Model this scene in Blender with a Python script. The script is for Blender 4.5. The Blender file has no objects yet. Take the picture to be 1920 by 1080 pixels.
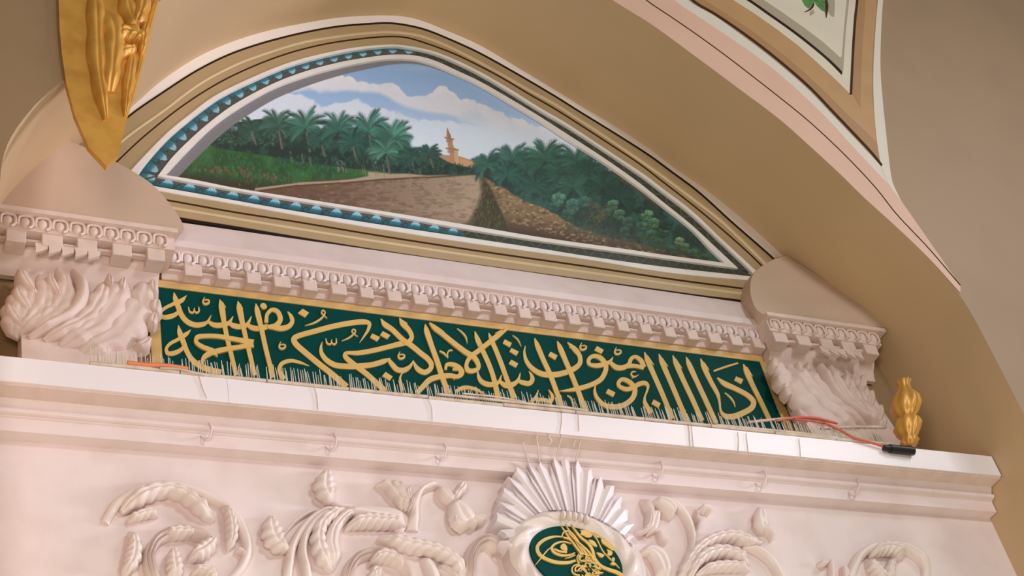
import bpy, math, random
import numpy as np
from mathutils import Matrix, Vector

random.seed(7)
RNG = np.random.RandomState(11)
SC = bpy.context.scene
COL = SC.collection

# ------------------------------------------------------------------ camera
FPX = 2892.535
CAM = np.array([-3.52654304, -6.04043853, 1.33637956])
ROT = np.array([[0.90181229, 0.12367711, 0.4140514],
                [-0.38653686, 0.65924578, 0.64496841],
                [-0.19319381, -0.74168657, 0.64232171]])
cam_data = bpy.data.cameras.new('camera')
cam = bpy.data.objects.new('camera', cam_data)
COL.objects.link(cam)
cam_data.sensor_fit = 'HORIZONTAL'
cam_data.sensor_width = 36.0
cam_data.lens = FPX / 1920.0 * 36.0
cam_data.clip_start = 0.05
cam_data.clip_end = 200
_r, _u, _b = ROT @ [1, 0, 0], ROT @ [0, -1, 0], ROT @ [0, 0, -1]
cam.matrix_world = Matrix(((_r[0], _u[0], _b[0], CAM[0]), (_r[1], _u[1], _b[1], CAM[1]),
                           (_r[2], _u[2], _b[2], CAM[2]), (0, 0, 0, 1)))
SC.camera = cam

# ------------------------------------------------------------------ light
SC.view_settings.view_transform = 'Standard'
SC.view_settings.look = 'None'
SC.view_settings.gamma = 1.0
SC.view_settings.use_curve_mapping = False
SC.view_settings.exposure = 0.08
world = bpy.data.worlds.new('world')
SC.world = world
world.use_nodes = True
wb = world.node_tree.nodes['Background']
wb.inputs[0].default_value = (1.0, 0.94, 0.64, 1)
wb.inputs[1].default_value = 0.11


def area(name, loc, target, size, energy, color, size_y=None, spread=180):
    d = bpy.data.lights.new(name, 'AREA')
    d.energy = energy
    d.color = color
    d.size = size
    d.spread = math.radians(spread)
    if size_y:
        d.shape = 'RECTANGLE'
        d.size_y = size_y
    o = bpy.data.objects.new(name, d)
    COL.objects.link(o)
    o.location = loc
    o.rotation_euler = (Vector(target) - Vector(loc)).to_track_quat('-Z', 'Y').to_euler()
    return o


area('window_daylight', (10.0, -9.8, 13.5), (0.3, -0.3, 5.3), 4.0, 62, (0.96, 0.96, 1.0), 4.0, 70)
area('right_side_fill', (18.0, -6.0, 5.6), (-1.5, -0.4, 8.0), 3.0, 205, (0.92, 0.84, 1.0), 2.5, 60)  # unseen light added at the right to lift and tint the left soffit
area('low_left_fill', (-4.2, -7.0, 3.2), (0.6, 0, 6.2), 2.2, 205, (1.0, 0.82, 0.76), 2.0)  # added warm fill from low on the left, no actual lamp
area('high_front_fill', (2.2, -9.5, 8.8), (0.2, 0, 6.5), 1.4, 245, (0.98, 1.0, 1.0), 1.4)  # added fill from high in front, brightens the sill and console caps
area('floor_bounce', (0.0, -3.5, 0.5), (0.0, -2.0, 6.0), 5.0, 140, (1.0, 0.98, 0.80), 5.0)


# ------------------------------------------------------------------ helpers
def at(px, py, Y=0.0):
    """the point on the upright plane y = Y that the photograph shows at a pixel"""
    d = ROT @ np.array([(px - 960.0) / FPX, (py - 540.0) / FPX, 1.0])
    t = (Y - CAM[1]) / d[1]
    return CAM + d * t


def at_many(P, Y):
    P = np.asarray(P, float)
    q = np.stack([(P[..., 0] - 960) / FPX, (P[..., 1] - 540) / FPX, np.ones(P.shape[:-1])], -1)
    d = q @ ROT.T
    t = (np.asarray(Y) - CAM[1]) / d[..., 1]
    return CAM + d * t[..., None]


def catmull(pts, n):
    """smooth resampling of a list of points (any dimension) by chord length"""
    P = np.asarray(pts, float)
    if len(P) == 2:
        s = np.linspace(0, 1, n)[:, None]
        return P[0] * (1 - s) + P[1] * s
    L = np.concatenate([[0], np.cumsum(np.linalg.norm(np.diff(P[:, :2], axis=0), axis=1) + 1e-9)])
    T = np.zeros_like(P)
    T[1:-1] = (P[2:] - P[:-2]) / (L[2:] - L[:-2])[:, None]
    T[0] = (P[1] - P[0]) / (L[1] - L[0])
    T[-1] = (P[-1] - P[-2]) / (L[-1] - L[-2])
    s = np.linspace(0, L[-1], n)
    k = np.clip(np.searchsorted(L, s, 'right') - 1, 0, len(P) - 2)
    h = (L[k + 1] - L[k])
    u = ((s - L[k]) / h)[:, None]
    h = h[:, None]
    return ((2 * u**3 - 3 * u**2 + 1) * P[k] + (u**3 - 2 * u**2 + u) * h * T[k]
            + (-2 * u**3 + 3 * u**2) * P[k + 1] + (u**3 - u**2) * h * T[k + 1])


def lin(c):
    c = np.asarray(c, float) / 255.0
    return np.where(c <= 0.04045, c / 12.92, ((c + 0.055) / 1.055) ** 2.4)


class MB:
    """collects shapes for ONE mesh"""
    def __init__(self):
        self.v, self.f = [], []

    def add(self, V, F):
        o = len(self.v)
        self.v.extend([tuple(map(float, p)) for p in V])
        self.f.extend([tuple(i + o for i in f) for f in F])
        return self

    def box(self, x0, x1, y0, y1, z0, z1):
        V = [(x, y, z) for x in (x0, x1) for y in (y0, y1) for z in (z0, z1)]
        return self.add(V, [(0, 1, 3, 2), (4, 6, 7, 5), (0, 4, 5, 1), (2, 3, 7, 6), (0, 2, 6, 4), (1, 5, 7, 3)])

    def grid(self, G, close_u=False, close_v=False):
        n, m = len(G), len(G[0])
        F = []
        for i in range(n if close_u else n - 1):
            for j in range(m if close_v else m - 1):
                a, b = i, (i + 1) % n
                c, d = j, (j + 1) % m
                F.append((a * m + c, b * m + c, b * m + d, a * m + d))
        return self.add([p for r in G for p in r], F)

    def tube(self, P, r, k=8, cap=True):
        P = np.asarray(P, float)
        n = len(P)
        R = np.full(n, r) if np.isscalar(r) else np.asarray(r, float)
        T = np.gradient(P, axis=0)
        T /= np.linalg.norm(T, axis=1)[:, None] + 1e-12
        ref = np.array([0.0, 1.0, 0.0]) if abs(T[0][1]) < 0.9 else np.array([1.0, 0, 0])
        G = []
        for i in range(n):
            a = np.cross(T[i], ref)
            a /= np.linalg.norm(a) + 1e-12
            b = np.cross(T[i], a)
            G.append([P[i] + R[i] * (math.cos(2 * math.pi * j / k) * a + math.sin(2 * math.pi * j / k) * b) for j in range(k)])
        o = len(self.v)
        self.grid(G, close_v=True)
        if cap:
            self.f.append(tuple(o + j for j in range(k)))
            self.f.append(tuple(o + (n - 1) * k + j for j in reversed(range(k))))
        return self

    def profile(self, prof, x0, x1, nx=1):
        """(y, z) profile run along x, closed at the ends"""
        G = [[(x, y, z) for (y, z) in prof] for x in np.linspace(x0, x1, nx + 1)]
        o, m = len(self.v), len(prof)
        self.grid(G, close_v=True)
        self.f.append(tuple(o + j for j in range(m)))
        self.f.append(tuple(o + nx * m + j for j in reversed(range(m))))
        return self

    def slab(self, outline, y_front, y_back):
        """outline of (x, z) points extruded between two depths"""
        n = len(outline)
        o = len(self.v)
        self.v.extend([(float(x), y_front, float(z)) for x, z in outline] + [(float(x), y_back, float(z)) for x, z in outline])
        self.f.append(tuple(o + i for i in range(n)))
        self.f.append(tuple(o + n + i for i in reversed(range(n))))
        for i in range(n):
            j = (i + 1) % n
            self.f.append((o + i, o + n + i, o + n + j, o + j))
        return self

    def build(self, name, mat, parent=None, smooth=False, angle=None):
        off = np.array(parent_world(parent)) if parent else np.zeros(3)
        me = bpy.data.meshes.new(name)
        me.from_pydata([tuple(np.array(p) - off) for p in self.v], [], self.f)
        me.update()
        import bmesh
        b = bmesh.new()
        b.from_mesh(me)
        bmesh.ops.recalc_face_normals(b, faces=b.faces)
        b.to_mesh(me)
        b.free()
        if smooth:
            for p in me.polygons:
                p.use_smooth = True
            if angle:
                try:
                    me.set_sharp_from_angle(angle=math.radians(angle))
                except Exception:
                    pass
        me.materials.append(mat)
        o = bpy.data.objects.new(name, me)
        COL.objects.link(o)
        if parent:
            o.parent = parent
        return o


def parent_world(p):
    loc = Vector(p.location)
    while p.parent:
        p = p.parent
        loc += Vector(p.location)
    return loc


def tag(o, label=None, cat=None, group=None, kind=None):
    if label:
        o['label'] = label
    if cat:
        o['category'] = cat
    if group:
        o['group'] = group
    if kind:
        o['kind'] = kind
    return o


def thing(name, label, cat, loc, group=None):
    o = bpy.data.objects.new(name, None)
    o.empty_display_size = 0.1
    COL.objects.link(o)
    o.location = [float(a) for a in loc]
    return tag(o, label, cat, group)


# ------------------------------------------------------------------ materials
def material(name, rgb, rough=0.5, bump=0.0, scale=30.0, vary=0.0, vary_scale=3.0, vary_rgb=None, metallic=0.0, spec=0.5, bump_dist=0.004):
    m = bpy.data.materials.new(name)
    m.use_nodes = True
    nt = m.node_tree
    bs = nt.nodes['Principled BSDF']
    c = tuple(lin(rgb)) + (1,)
    bs.inputs['Base Color'].default_value = c
    bs.inputs['Roughness'].default_value = rough
    bs.inputs['Metallic'].default_value = metallic
    bs.inputs['Specular IOR Level'].default_value = spec
    geo = nt.nodes.new('ShaderNodeNewGeometry')
    if vary:
        nz = nt.nodes.new('ShaderNodeTexNoise')
        nz.inputs['Scale'].default_value = vary_scale
        nz.inputs['Detail'].default_value = 6
        nt.links.new(geo.outputs['Position'], nz.inputs['Vector'])
        rp = nt.nodes.new('ShaderNodeMapRange')
        rp.inputs[1].default_value = 0.42
        rp.inputs[2].default_value = 0.72
        rp.inputs[3].default_value = 0
        rp.inputs[4].default_value = vary
        nt.links.new(nz.outputs['Fac'], rp.inputs[0])
        mx = nt.nodes.new('ShaderNodeMix')
        mx.data_type = 'RGBA'
        nt.links.new(rp.outputs[0], mx.inputs[0])
        mx.inputs[6].default_value = c
        v = lin(vary_rgb) if vary_rgb is not None else lin(rgb) * 0.75
        mx.inputs[7].default_value = tuple(v) + (1,)
        nt.links.new(mx.outputs[2], bs.inputs['Base Color'])
    if bump:
        nb = nt.nodes.new('ShaderNodeTexNoise')
        nb.inputs['Scale'].default_value = scale
        nb.inputs['Detail'].default_value = 4
        nt.links.new(geo.outputs['Position'], nb.inputs['Vector'])
        bp = nt.nodes.new('ShaderNodeBump')
        bp.inputs['Strength'].default_value = bump
        bp.inputs['Distance'].default_value = bump_dist
        nt.links.new(nb.outputs['Fac'], bp.inputs['Height'])
        nt.links.new(bp.outputs['Normal'], bs.inputs['Normal'])
    return m


def painted_material(name, rough=0.45):
    m = bpy.data.materials.new(name)
    m.use_nodes = True
    nt = m.node_tree
    a = nt.nodes.new('ShaderNodeAttribute')
    a.attribute_name = 'paint'
    bs = nt.nodes['Principled BSDF']
    nt.links.new(a.outputs['Color'], bs.inputs['Base Color'])
    bs.inputs['Roughness'].default_value = rough
    return m


PLASTER = material('pink_white_plaster', (230, 213, 211), 0.5, 0.35, 18, 0.5, 5, (214, 192, 184), spec=0.3)
RELIEF = material('glossy_ivory_plaster', (233, 217, 211), 0.36, 0.4, 9, 0.4, 6, (224, 204, 194), spec=0.42)
GLOSSW = material('glossy_white_paint', (240, 230, 232), 0.33, 0.15, 3, 0.3, 2, (232, 220, 220), bump_dist=0.02)
CORNICE = material('dusty_plaster', (224, 202, 192), 0.5, 0.5, 26, 0.55, 9, (204, 180, 166))
PLINTH = material('dull_pink_plaster', (204, 178, 157), 0.55, 0.3, 14, 0.4, 4, (194, 166, 144), spec=0.3)
SOFFIT = material('beige_vault_paint', (202, 173, 134), 0.55, 0.15, 6, 0.3, 2, (193, 162, 120))
PINKBAND = material('pink_arch_paint', (206, 168, 144), 0.5, 0.1, 8, 0.2, 3)
WALLPINK = material('pale_pink_wall_paint', (150, 122, 90), 0.5, 0.1, 8, 0.3, 2)
WHITEBAND = material('white_band_paint', (242, 232, 226), 0.5, 0.1, 10, 0.3, 6, (234, 222, 212))
TAN = material('tan_paint', (176, 151, 114), 0.45, 0.1, 12, 0.4, 7, (166, 141, 103))
TANLIGHT = material('light_tan_paint', (174, 134, 86), 0.5, 0.1, 10, 0.3, 5)
TANDARK = material('ochre_tan_paint', (158, 118, 70), 0.5, 0.1, 10, 0.3, 5)
CREAM = material('cream_line_paint', (206, 182, 142), 0.4, 0.1, 10, 0.3, 7)
BROWN = material('brown_line_paint', (66, 40, 20), 0.7, 0.1, 10, 0.3, 12, spec=0.1)
BLACKLINE = material('black_brown_line_paint', (42, 29, 24), 0.7, 0.1, 10, 0.3, 12, spec=0.1)
WHITELINE = material('grey_white_band_paint', (206, 198, 180), 0.5, 0.1, 10, 0.3, 6, (202, 192, 174))
FILLET = material('ivory_fillet_paint', (236, 231, 226), 0.4, 0.1, 10, 0.3, 7)
GREYPAINT = material('grey_green_shade_paint', (158, 146, 120), 0.5)
IVORYFIELD = material('ivory_field_paint', (206, 196, 172), 0.5, 0.1, 10, 0.3, 3)
LEAFGREEN = material('leaf_green_paint', (78, 128, 62), 0.5, 0, 1, 0.9, 30, (44, 88, 40))
GREENBOARD = material('deep_green_enamel', (1, 66, 61), 0.55, 0.05, 20, 0.4, 4, (1, 56, 52), spec=0.06)
GOLDPAINT = material('gold_letter_paint', (224, 184, 106), 0.5, 0.15, 30, 0.5, 8, (212, 168, 90), spec=0.3)
GOLDBORDER = material('worn_gold_border_paint', (214, 176, 106), 0.45, 0.3, 30, 0.8, 12, (190, 150, 100))
GOLDEDGE = material('dark_letter_edge', (70, 60, 30), 0.6)
GOLDLEAF = material('gilding', (222, 166, 78), 0.42, 0.2, 14, 0.6, 8, (186, 128, 46), metallic=0.3)
GOLDBRIGHT = material('bright_gold_leaf', (204, 168, 88), 0.42, 0.2, 30, 0.5, 20, (176, 136, 58), metallic=0.3)
STEEL = material('dull_steel_wire', (216, 206, 188), 0.45, metallic=0.1)
RAIL = material('dirty_plastic_rail', (214, 196, 178), 0.45, 0.2, 30, 0.7, 14, (170, 146, 124))
WIREWHITE = material('painted_wire', (222, 205, 188), 0.45, 0.2, 40, 0.3, 20)
ORANGE = material('orange_cable', (232, 130, 84), 0.5)
RED = material('red_cable', (206, 98, 74), 0.5)
BLACK = material('black_plastic', (34, 28, 30), 0.4)
PAINTED = painted_material('painted_picture')

# ------------------------------------------------------------------ curves traced on the lunette (pixels)
L0 = [(196, 246), (220, 224), (250, 198), (306, 149), (372, 106), (438, 77), (504, 57), (570, 43.5), (636, 33), (700, 29), (730, 29), (760, 31.4), (790, 38.7), (832, 55), (898, 84), (973, 128), (1043, 170), (1101, 206), (1153, 236), (1219, 280), (1266, 316), (1323, 355), (1381, 401), (1440, 453), (1466, 478), (1490, 502)]
L1 = [(196, 262), (240, 219), (307, 172), (373, 130), (440, 98), (527, 71), (623, 51), (700, 44), (736, 43.5), (772, 49), (802, 57), (850, 76.6), (900, 99.8), (960, 133), (1037, 178), (1080, 205), (1153, 250), (1217, 291), (1258, 321), (1310, 360), (1373, 417), (1440, 475.5), (1475, 508)]
L2 = [(196, 296), (240, 255), (307, 207), (373, 158), (440, 122), (507, 97), (573, 78), (657, 65), (700, 61), (730, 59.7), (766, 62.7), (796, 69), (832, 82.6), (880, 106), (936, 136.5), (995, 170), (1039, 194), (1080, 220), (1125, 249), (1190, 293), (1240, 328), (1296, 370), (1351, 412.6), (1407, 466), (1434, 493), (1470, 530)]
L3 = [(196, 326), (240, 283), (273, 253), (340, 200), (407, 157), (473, 125), (540, 100), (607, 83), (673, 73), (724, 68.7), (760, 70), (796, 80), (844, 97.6), (880, 114), (936, 143), (995, 178), (1037, 202), (1080, 229), (1134, 264), (1199, 307), (1240, 338.5), (1296, 382), (1347, 424), (1397, 468), (1429, 499), (1460, 532)]
L4 = [(214, 358), (240, 326), (268, 295), (314, 248.5), (355, 215), (402, 180), (473, 145), (540, 118), (607, 100), (673, 88), (736, 83.5), (772, 87), (814, 96.4), (856.5, 113), (900, 134.5), (945, 160), (1019, 206), (1060, 229.5), (1143, 284), (1208, 327), (1240, 351.5), (1296, 394), (1351, 446), (1397, 488.5), (1424, 514)]
L5 = [(251, 341), (273, 308), (314, 261.5), (351, 229), (388, 200), (418, 180), (473, 153), (540, 125), (607, 106), (673, 93), (736, 87), (772, 91), (814, 100.6), (856.5, 118), (900, 139.5), (945, 166), (1019, 211.5), (1060, 235), (1143, 289), (1208, 333.5), (1240, 358), (1296, 401.5), (1351, 453), (1397, 497), (1415, 516)]
L6 = [(295.6, 330), (323, 295), (360, 258), (397, 226), (440, 195), (507, 159), (573, 133.5), (640, 116), (700, 106), (736, 102.4), (778, 104), (814, 113), (856.5, 132), (897, 151), (945, 178), (1010, 217), (1060, 249), (1134, 297), (1199, 343), (1240, 376), (1296, 421), (1342, 463.5), (1384, 503)]
L7 = [(310, 328), (351, 284), (397, 239), (440, 207), (507, 168), (573, 143), (640, 125), (700, 114), (736, 110), (778, 112), (814, 122), (856.5, 140), (897, 159), (945, 187), (1010, 226), (1060, 259), (1134, 306), (1199, 352), (1240, 384), (1296, 429), (1333, 468), (1359, 493)]
B7 = [(310, 328), (362, 336.5), (440, 352), (556, 370.5), (712.5, 395), (860, 419), (1015.6, 445), (1180, 468), (1240, 477), (1359, 493)]
B6 = [(295.6, 330), (351, 340.6), (440, 356.7), (556, 376), (712.5, 401), (860, 427), (1015.6, 452), (1180, 475), (1240, 483.5), (1384, 503)]
B5 = [(251, 341), (295.6, 350), (351, 359.4), (440, 375.6), (556, 396), (712.5, 421), (860, 443), (1015.6, 466.5), (1100, 480), (1240, 499.6), (1397, 517), (1415, 519)]
B4 = [(214, 345), (240, 348), (295.6, 357), (351, 367), (440, 382), (556, 403), (712.5, 429), (860, 452), (1015.6, 474), (1100, 486), (1256, 511), (1398, 525), (1430, 529)]
B3 = [(160, 351), (240, 363), (295.6, 372), (351, 382), (440, 397.8), (556, 416), (712.5, 442), (900, 471), (1100, 499.6), (1256, 523), (1393, 541), (1440, 547)]
B2 = [(160, 364), (253, 378), (295.6, 384.7), (351, 394), (440, 409), (556, 428), (720, 454), (960, 490), (1200, 524), (1383, 549), (1440, 556)]
B1 = [(160, 382), (280, 399.4), (351, 411.7), (440, 425.8), (560, 446), (720, 471.7), (960, 506.7), (1200, 539.5), (1317, 555.7), (1380, 563), (1450, 572)]


def shift(curve, d):
    """the same traced line d pixels to its right-hand side"""
    P = np.asarray(curve, float)
    T = np.gradient(P, axis=0)
    T /= np.linalg.norm(T, axis=1)[:, None]
    return (P + np.stack([-T[:, 1], T[:, 0]], 1) * d).tolist()


NB = 160


def band(name, ca, cb, ya, yb, mat, parent, round_h=0.0, back=0.012, n=NB):
    """strip between two traced lines; given depths, with edges run back to the wall"""
    A, Bc = catmull(ca, n), catmull(cb, n)
    k = 6 if round_h else 1
    G = []
    WA, WB = at_many(A, np.full(n, ya)), at_many(Bc, np.full(n, yb))
    for i in range(n):
        row = [(WA[i][0], back, WA[i][2])]
        for j in range(k + 1):
            s = j / k
            p = WA[i] * (1 - s) + WB[i] * s
            row.append((p[0], p[1] - round_h * math.sin(math.pi * s), p[2]))
        row.append((WB[i][0], back, WB[i][2]))
        G.append(row)
    b = MB()
    b.grid(G)
    return b.build(name, mat, parent, smooth=bool(round_h), angle=50)


# ------------------------------------------------------------------ the setting
tag(MB().box(-3.3, 3.6, 0.012, 0.4, 5.4, 10.6).build('wall_back', WALLPINK), kind='structure')

# vault soffit: from the lunette's outer line forward to the arch edge
F_PX = [(1152, 4), (1220, 46), (1299, 103.5), (1379, 163), (1459, 223), (1518, 275), (1578, 330.5), (1618, 370), (1677.6, 424)]
YF = -0.85
F_R = [tuple(at(x, y, YF)[[0, 2]]) for x, y in F_PX]
CX = 0.14
F_right = [(CX, 10.02), (0.42, 9.92), (0.80, 9.68)] + F_R + [(2.90, 7.30), (3.02, 7.00), (3.05, 6.7), (3.05, 5.0), (3.05, 3.2)]
L0w = [tuple(at(x, y, 0)[[0, 2]]) for x, y in L0[1:-1]]
L_right_tail = [(2.80, 7.66), (2.95, 7.38), (3.04, 7.0), (3.05, 6.7), (3.05, 5.0), (3.05, 3.2)]
L_left_head = [(-2.77, 3.2), (-2.77, 5.0), (-2.77, 6.7), (-2.74, 7.0), (-2.60, 7.44), (-2.36, 7.86)]
F_left = [(2 * CX - x, z) for x, z in reversed(F_right)]


def arc_fraction(P):
    P = np.asarray(P)
    return np.concatenate([[0], np.cumsum(np.linalg.norm(np.diff(P, axis=0), axis=1))])


def halves(P, n):
    """resample both halves of an arch about its crown so rows pair up"""
    P = np.asarray(P)
    k = int(np.argmax(P[:, 1]))
    return np.concatenate([catmull(P[:k + 1], n), catmull(P[k:], n)[1:]])


Lw = halves(L_left_head + L0w + L_right_tail, 120)
Fw = halves(F_left[:-1] + F_right, 120)
G = []
for i in range(len(Lw)):
    row = []
    for j in range(9):
        s = j / 8
        x = Lw[i][0] * (1 - s) + Fw[i][0] * s
        z = Lw[i][1] * (1 - s) + Fw[i][1] * s
        row.append((x, 0.012 * (1 - s) + YF * s, z))
    G.append(row)
tag(MB().grid(G).build('ceiling', SOFFIT, smooth=True), kind='structure')

# front face of the arch with its piers: one wall with the arch cut out of it
G = []
for i in range(len(Fw)):
    x, z = Fw[i]
    t = i / (len(Fw) - 1)
    if z < 6.9:
        ox, oz = CX + math.copysign(9.0, x - CX), z
    else:
        dx_, dz_ = x - CX, z - 6.9
        q_ = math.hypot(dx_, dz_)
        ox, oz = CX + dx_ / q_ * 9.0, 6.9 + dz_ / q_ * 9.0
    G.append([(x, YF, z), (ox, YF, oz)])
G2 = [[(a[0][0], YF + 0.0, a[0][2]), a[1], (a[1][0], YF + 0.5, a[1][2])] for a in G]
tag(MB().grid(G2).build('wall_front', WALLPINK), kind='structure')

# lower wall carrying the frieze
YFR = -0.28
tag(MB().box(-2.77, 3.05, YFR, 0.4, 3.2, 5.70).build('wall_lower', PLASTER), kind='structure')
X0, X1 = -2.765, 3.045
# fascia, bead and cove below the ledge
prof = [(0.0, 5.86), (-0.398, 5.86), (-0.398, 5.838), (-0.388, 5.822), (-0.378, 5.806), (-0.376, 5.799),
        (-0.384, 5.795), (-0.389, 5.788), (-0.389, 5.780), (-0.384, 5.773), (-0.374, 5.769), (-0.364, 5.769), (-0.360, 5.764),
        (-0.352, 5.762), (-0.352, 5.690), (-0.2, 5.690), (0.0, 5.690)]
tag(MB().profile(prof, X0, X1, 40).build('trim_1', PLASTER), kind='structure')

# ------------------------------------------------------------------ the ledge
led = thing('wall_ledge', 'long white ledge with flat painted front board running under the green inscription panel', 'ledge', (0.1, -0.25, 5.86))
MB().box(X0, X1, -0.492, 0.0, 5.862, 5.986).build('shelf', PLASTER, led)
segs = [(-2.765, -1.66), (-1.66, 3.045)]
for i, (a, c) in enumerate(segs):
    b = MB()
    Gx = []
    for x in np.linspace(a + 0.0006, c - 0.0006, 14):
        w = 0.0015 * math.sin(3.1 * x + i)
        Gx.append([(x, -0.490, 5.848), (x, -0.503 + w, 5.846), (x, -0.504 - w, 5.92), (x, -0.501, 5.990), (x, -0.470, 5.992)])
    b.grid(Gx)
    b.build('front_board', GLOSSW, led, smooth=True, angle=40)
MB().box(X0, X1, -0.49, -0.396, 5.838, 5.862).build('soffit_strip', CORNICE, led)

# ------------------------------------------------------------------ lunette frame
fr = thing('lunette_frame', 'tan and ivory moulded frame with teal leaf border around the painted landscape', 'frame', (0.14, 0, 7.52))
band('white_band', L0, L1, 0.0, 0.0, WHITEBAND, fr)
band('black_line', shift(L1, -1.7), shift(L1, 1.7), -0.004, -0.004, BLACKLINE, fr)
band('tan_moulding', shift(L1, 2.0), shift(L2, -2.2), -0.008, -0.011, TAN, fr)
band('cream_bead', shift(L2, -2.6), shift(L2, 2.6), -0.011, -0.011, CREAM, fr, 0.005)
band('tan_moulding', shift(L2, 2.2), shift(L3, -1.6), -0.011, -0.010, TAN, fr)
band('brown_line', shift(L3, -1.4), shift(L3, 1.4), -0.0085, -0.0085, BROWN, fr)
band('tan_moulding', shift(L3, 1.6), L4, -0.010, -0.009, TAN, fr)
band('ivory_fillet', L4, L5, -0.016, -0.016, FILLET, fr)
band('ivory_fillet', L6, L7, -0.014, -0.014, FILLET, fr)
band('ivory_fillet', B7, B6, -0.0145, -0.0145, FILLET, fr)
band('ivory_fillet', B5, B4, -0.0165, -0.0165, FILLET, fr)
band('tan_moulding', B4, shift(B3, -1.8), -0.009, -0.010, TAN, fr)
band('brown_line', shift(B3, -2.0), shift(B3, 2.0), -0.0085, -0.0085, BROWN, fr)
band('tan_moulding', shift(B3, 1.8), shift(B2, -2.4), -0.010, -0.011, TAN, fr)
band('cream_bead', shift(B2, -2.6), shift(B2, 2.6), -0.011, -0.011, CREAM, fr, 0.005)
band('tan_moulding', shift(B2, 2.2), shift(B1, -2.6), -0.011, -0.008, TAN, fr)
band('black_line', shift(B1, -3.2), shift(B1, 3.2), -0.004, -0.004, BLACKLINE, fr)


# painted surfaces: a colour for every vertex of a fine mesh
def painted_mesh(name, V, F, C, parent=None):
    off = np.array(parent_world(parent)) if parent else np.zeros(3)
    V = np.asarray(V, np.float32) - off.astype(np.float32)
    me = bpy.data.meshes.new(name)
    me.vertices.add(len(V))
    me.vertices.foreach_set('co', V.ravel())
    F = np.asarray(F, np.int32)
    me.loops.add(F.size)
    me.loops.foreach_set('vertex_index', F.ravel())
    me.polygons.add(len(F))
    me.polygons.foreach_set('loop_start', np.arange(0, F.size, 4, dtype=np.int32))
    me.polygons.foreach_set('loop_total', np.full(len(F), 4, np.int32))
    me.update(calc_edges=True)
    ca = me.color_attributes.new('paint', 'FLOAT_COLOR', 'POINT')
    rgba = np.concatenate([lin(C), np.ones((len(C), 1))], 1).astype(np.float32)
    ca.data.foreach_set('color', rgba.ravel())
    me.materials.append(PAINTED)
    o = bpy.data.objects.new(name, me)
    COL.objects.link(o)
    if parent:
        o.parent = parent
    return o


def grid_faces(n, m):
    i, j = np.meshgrid(np.arange(n - 1), np.arange(m - 1), indexing='ij')
    a = (i * m + j).ravel()
    return np.stack([a, a + 1, a + m + 1, a + m], 1)


GAIN = np.array([1.18, 1.24, 1.33])     # how much lighter the paint is than it looks in the room's light


def teal_border(name, ca, cb, bright_until):
    """leaf-scale border; v runs from the leaf's foot on the outer fillet to the inner fillet"""
    n, m = 1500, 17
    A, Bd = catmull(ca, n), catmull(cb, 3000)
    Bc = np.array([Bd[np.argmin(np.hypot(Bd[:, 0] - p[0], Bd[:, 1] - p[1]))] for p in A])
    s = np.linspace(0, 1, m)
    P = A[:, None] * (1 - s[None, :, None]) + Bc[:, None] * s[None, :, None]
    W = at_many(P, np.full(P.shape[:2], 0.002))
    mid = W[:, 0]
    u = np.concatenate([[0], np.cumsum(np.linalg.norm(np.diff(mid, axis=0), axis=1))])
    C = np.zeros((n, m, 3))
    per = 0.126
    for i in range(n):
        ph = (u[i] / per) % 1.0
        k = ph - 0.5
        d = abs(k) * 2
        d2 = 1 - d
        vivid = A[i, 0] < bright_until  # the paint itself changes here from bright teal to dull dark green
        top = 0.84 * (1 - (d / 0.86) ** 2) if d < 0.86 else 0.0
        top2 = 0.60 * (1 - (d2 / 0.42) ** 2) if d2 < 0.42 else 0.0
        for j in range(m):
            v = s[j]
            c = np.array([68, 68, 64.0])
            if v < top2:
                c = np.array([26, 82, 88.0]) * (0.8 + 0.5 * v)
                if top2 - v < 0.12:
                    c = np.array([26, 46, 50.0])
            if v < top + 0.07 and top > 0:
                c = np.array([22, 48, 54.0])
            if v < top:
                t = v / 0.84
                c = np.array([14, 72, 78]) * (1 - t) + np.array([64, 132, 138]) * t
                vein = 0.5 + 0.5 * math.cos(54 * k)
                if t > 0.52 + 0.16 * vein:
                    c = c * 0.38 + np.array([184, 198, 202]) * 0.62
                c = c * (0.86 + 0.18 * vein)
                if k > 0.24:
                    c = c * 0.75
            if v < 0.07:
                c = np.array([14, 44, 50.0])
            if not vivid:
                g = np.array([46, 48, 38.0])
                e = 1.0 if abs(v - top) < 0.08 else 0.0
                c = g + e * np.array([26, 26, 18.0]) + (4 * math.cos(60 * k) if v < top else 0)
            C[i, j] = c
    C = C + RNG.normal(0, 3, C.shape)
    return painted_mesh(name, W.reshape(-1, 3), grid_faces(n, m), np.clip(C.reshape(-1, 3) * GAIN, 0, 255), fr)


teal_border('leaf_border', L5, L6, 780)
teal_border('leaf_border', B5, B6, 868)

# ------------------------------------------------------------------ the mural, painted on its own canvas
CW, CH, OX, OY = 1090, 410, 290, 96
CV = np.zeros((CH, CW, 3))
YY, XX = np.mgrid[0:CH, 0:CW].astype(float)
XX += OX
YY += OY


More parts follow.
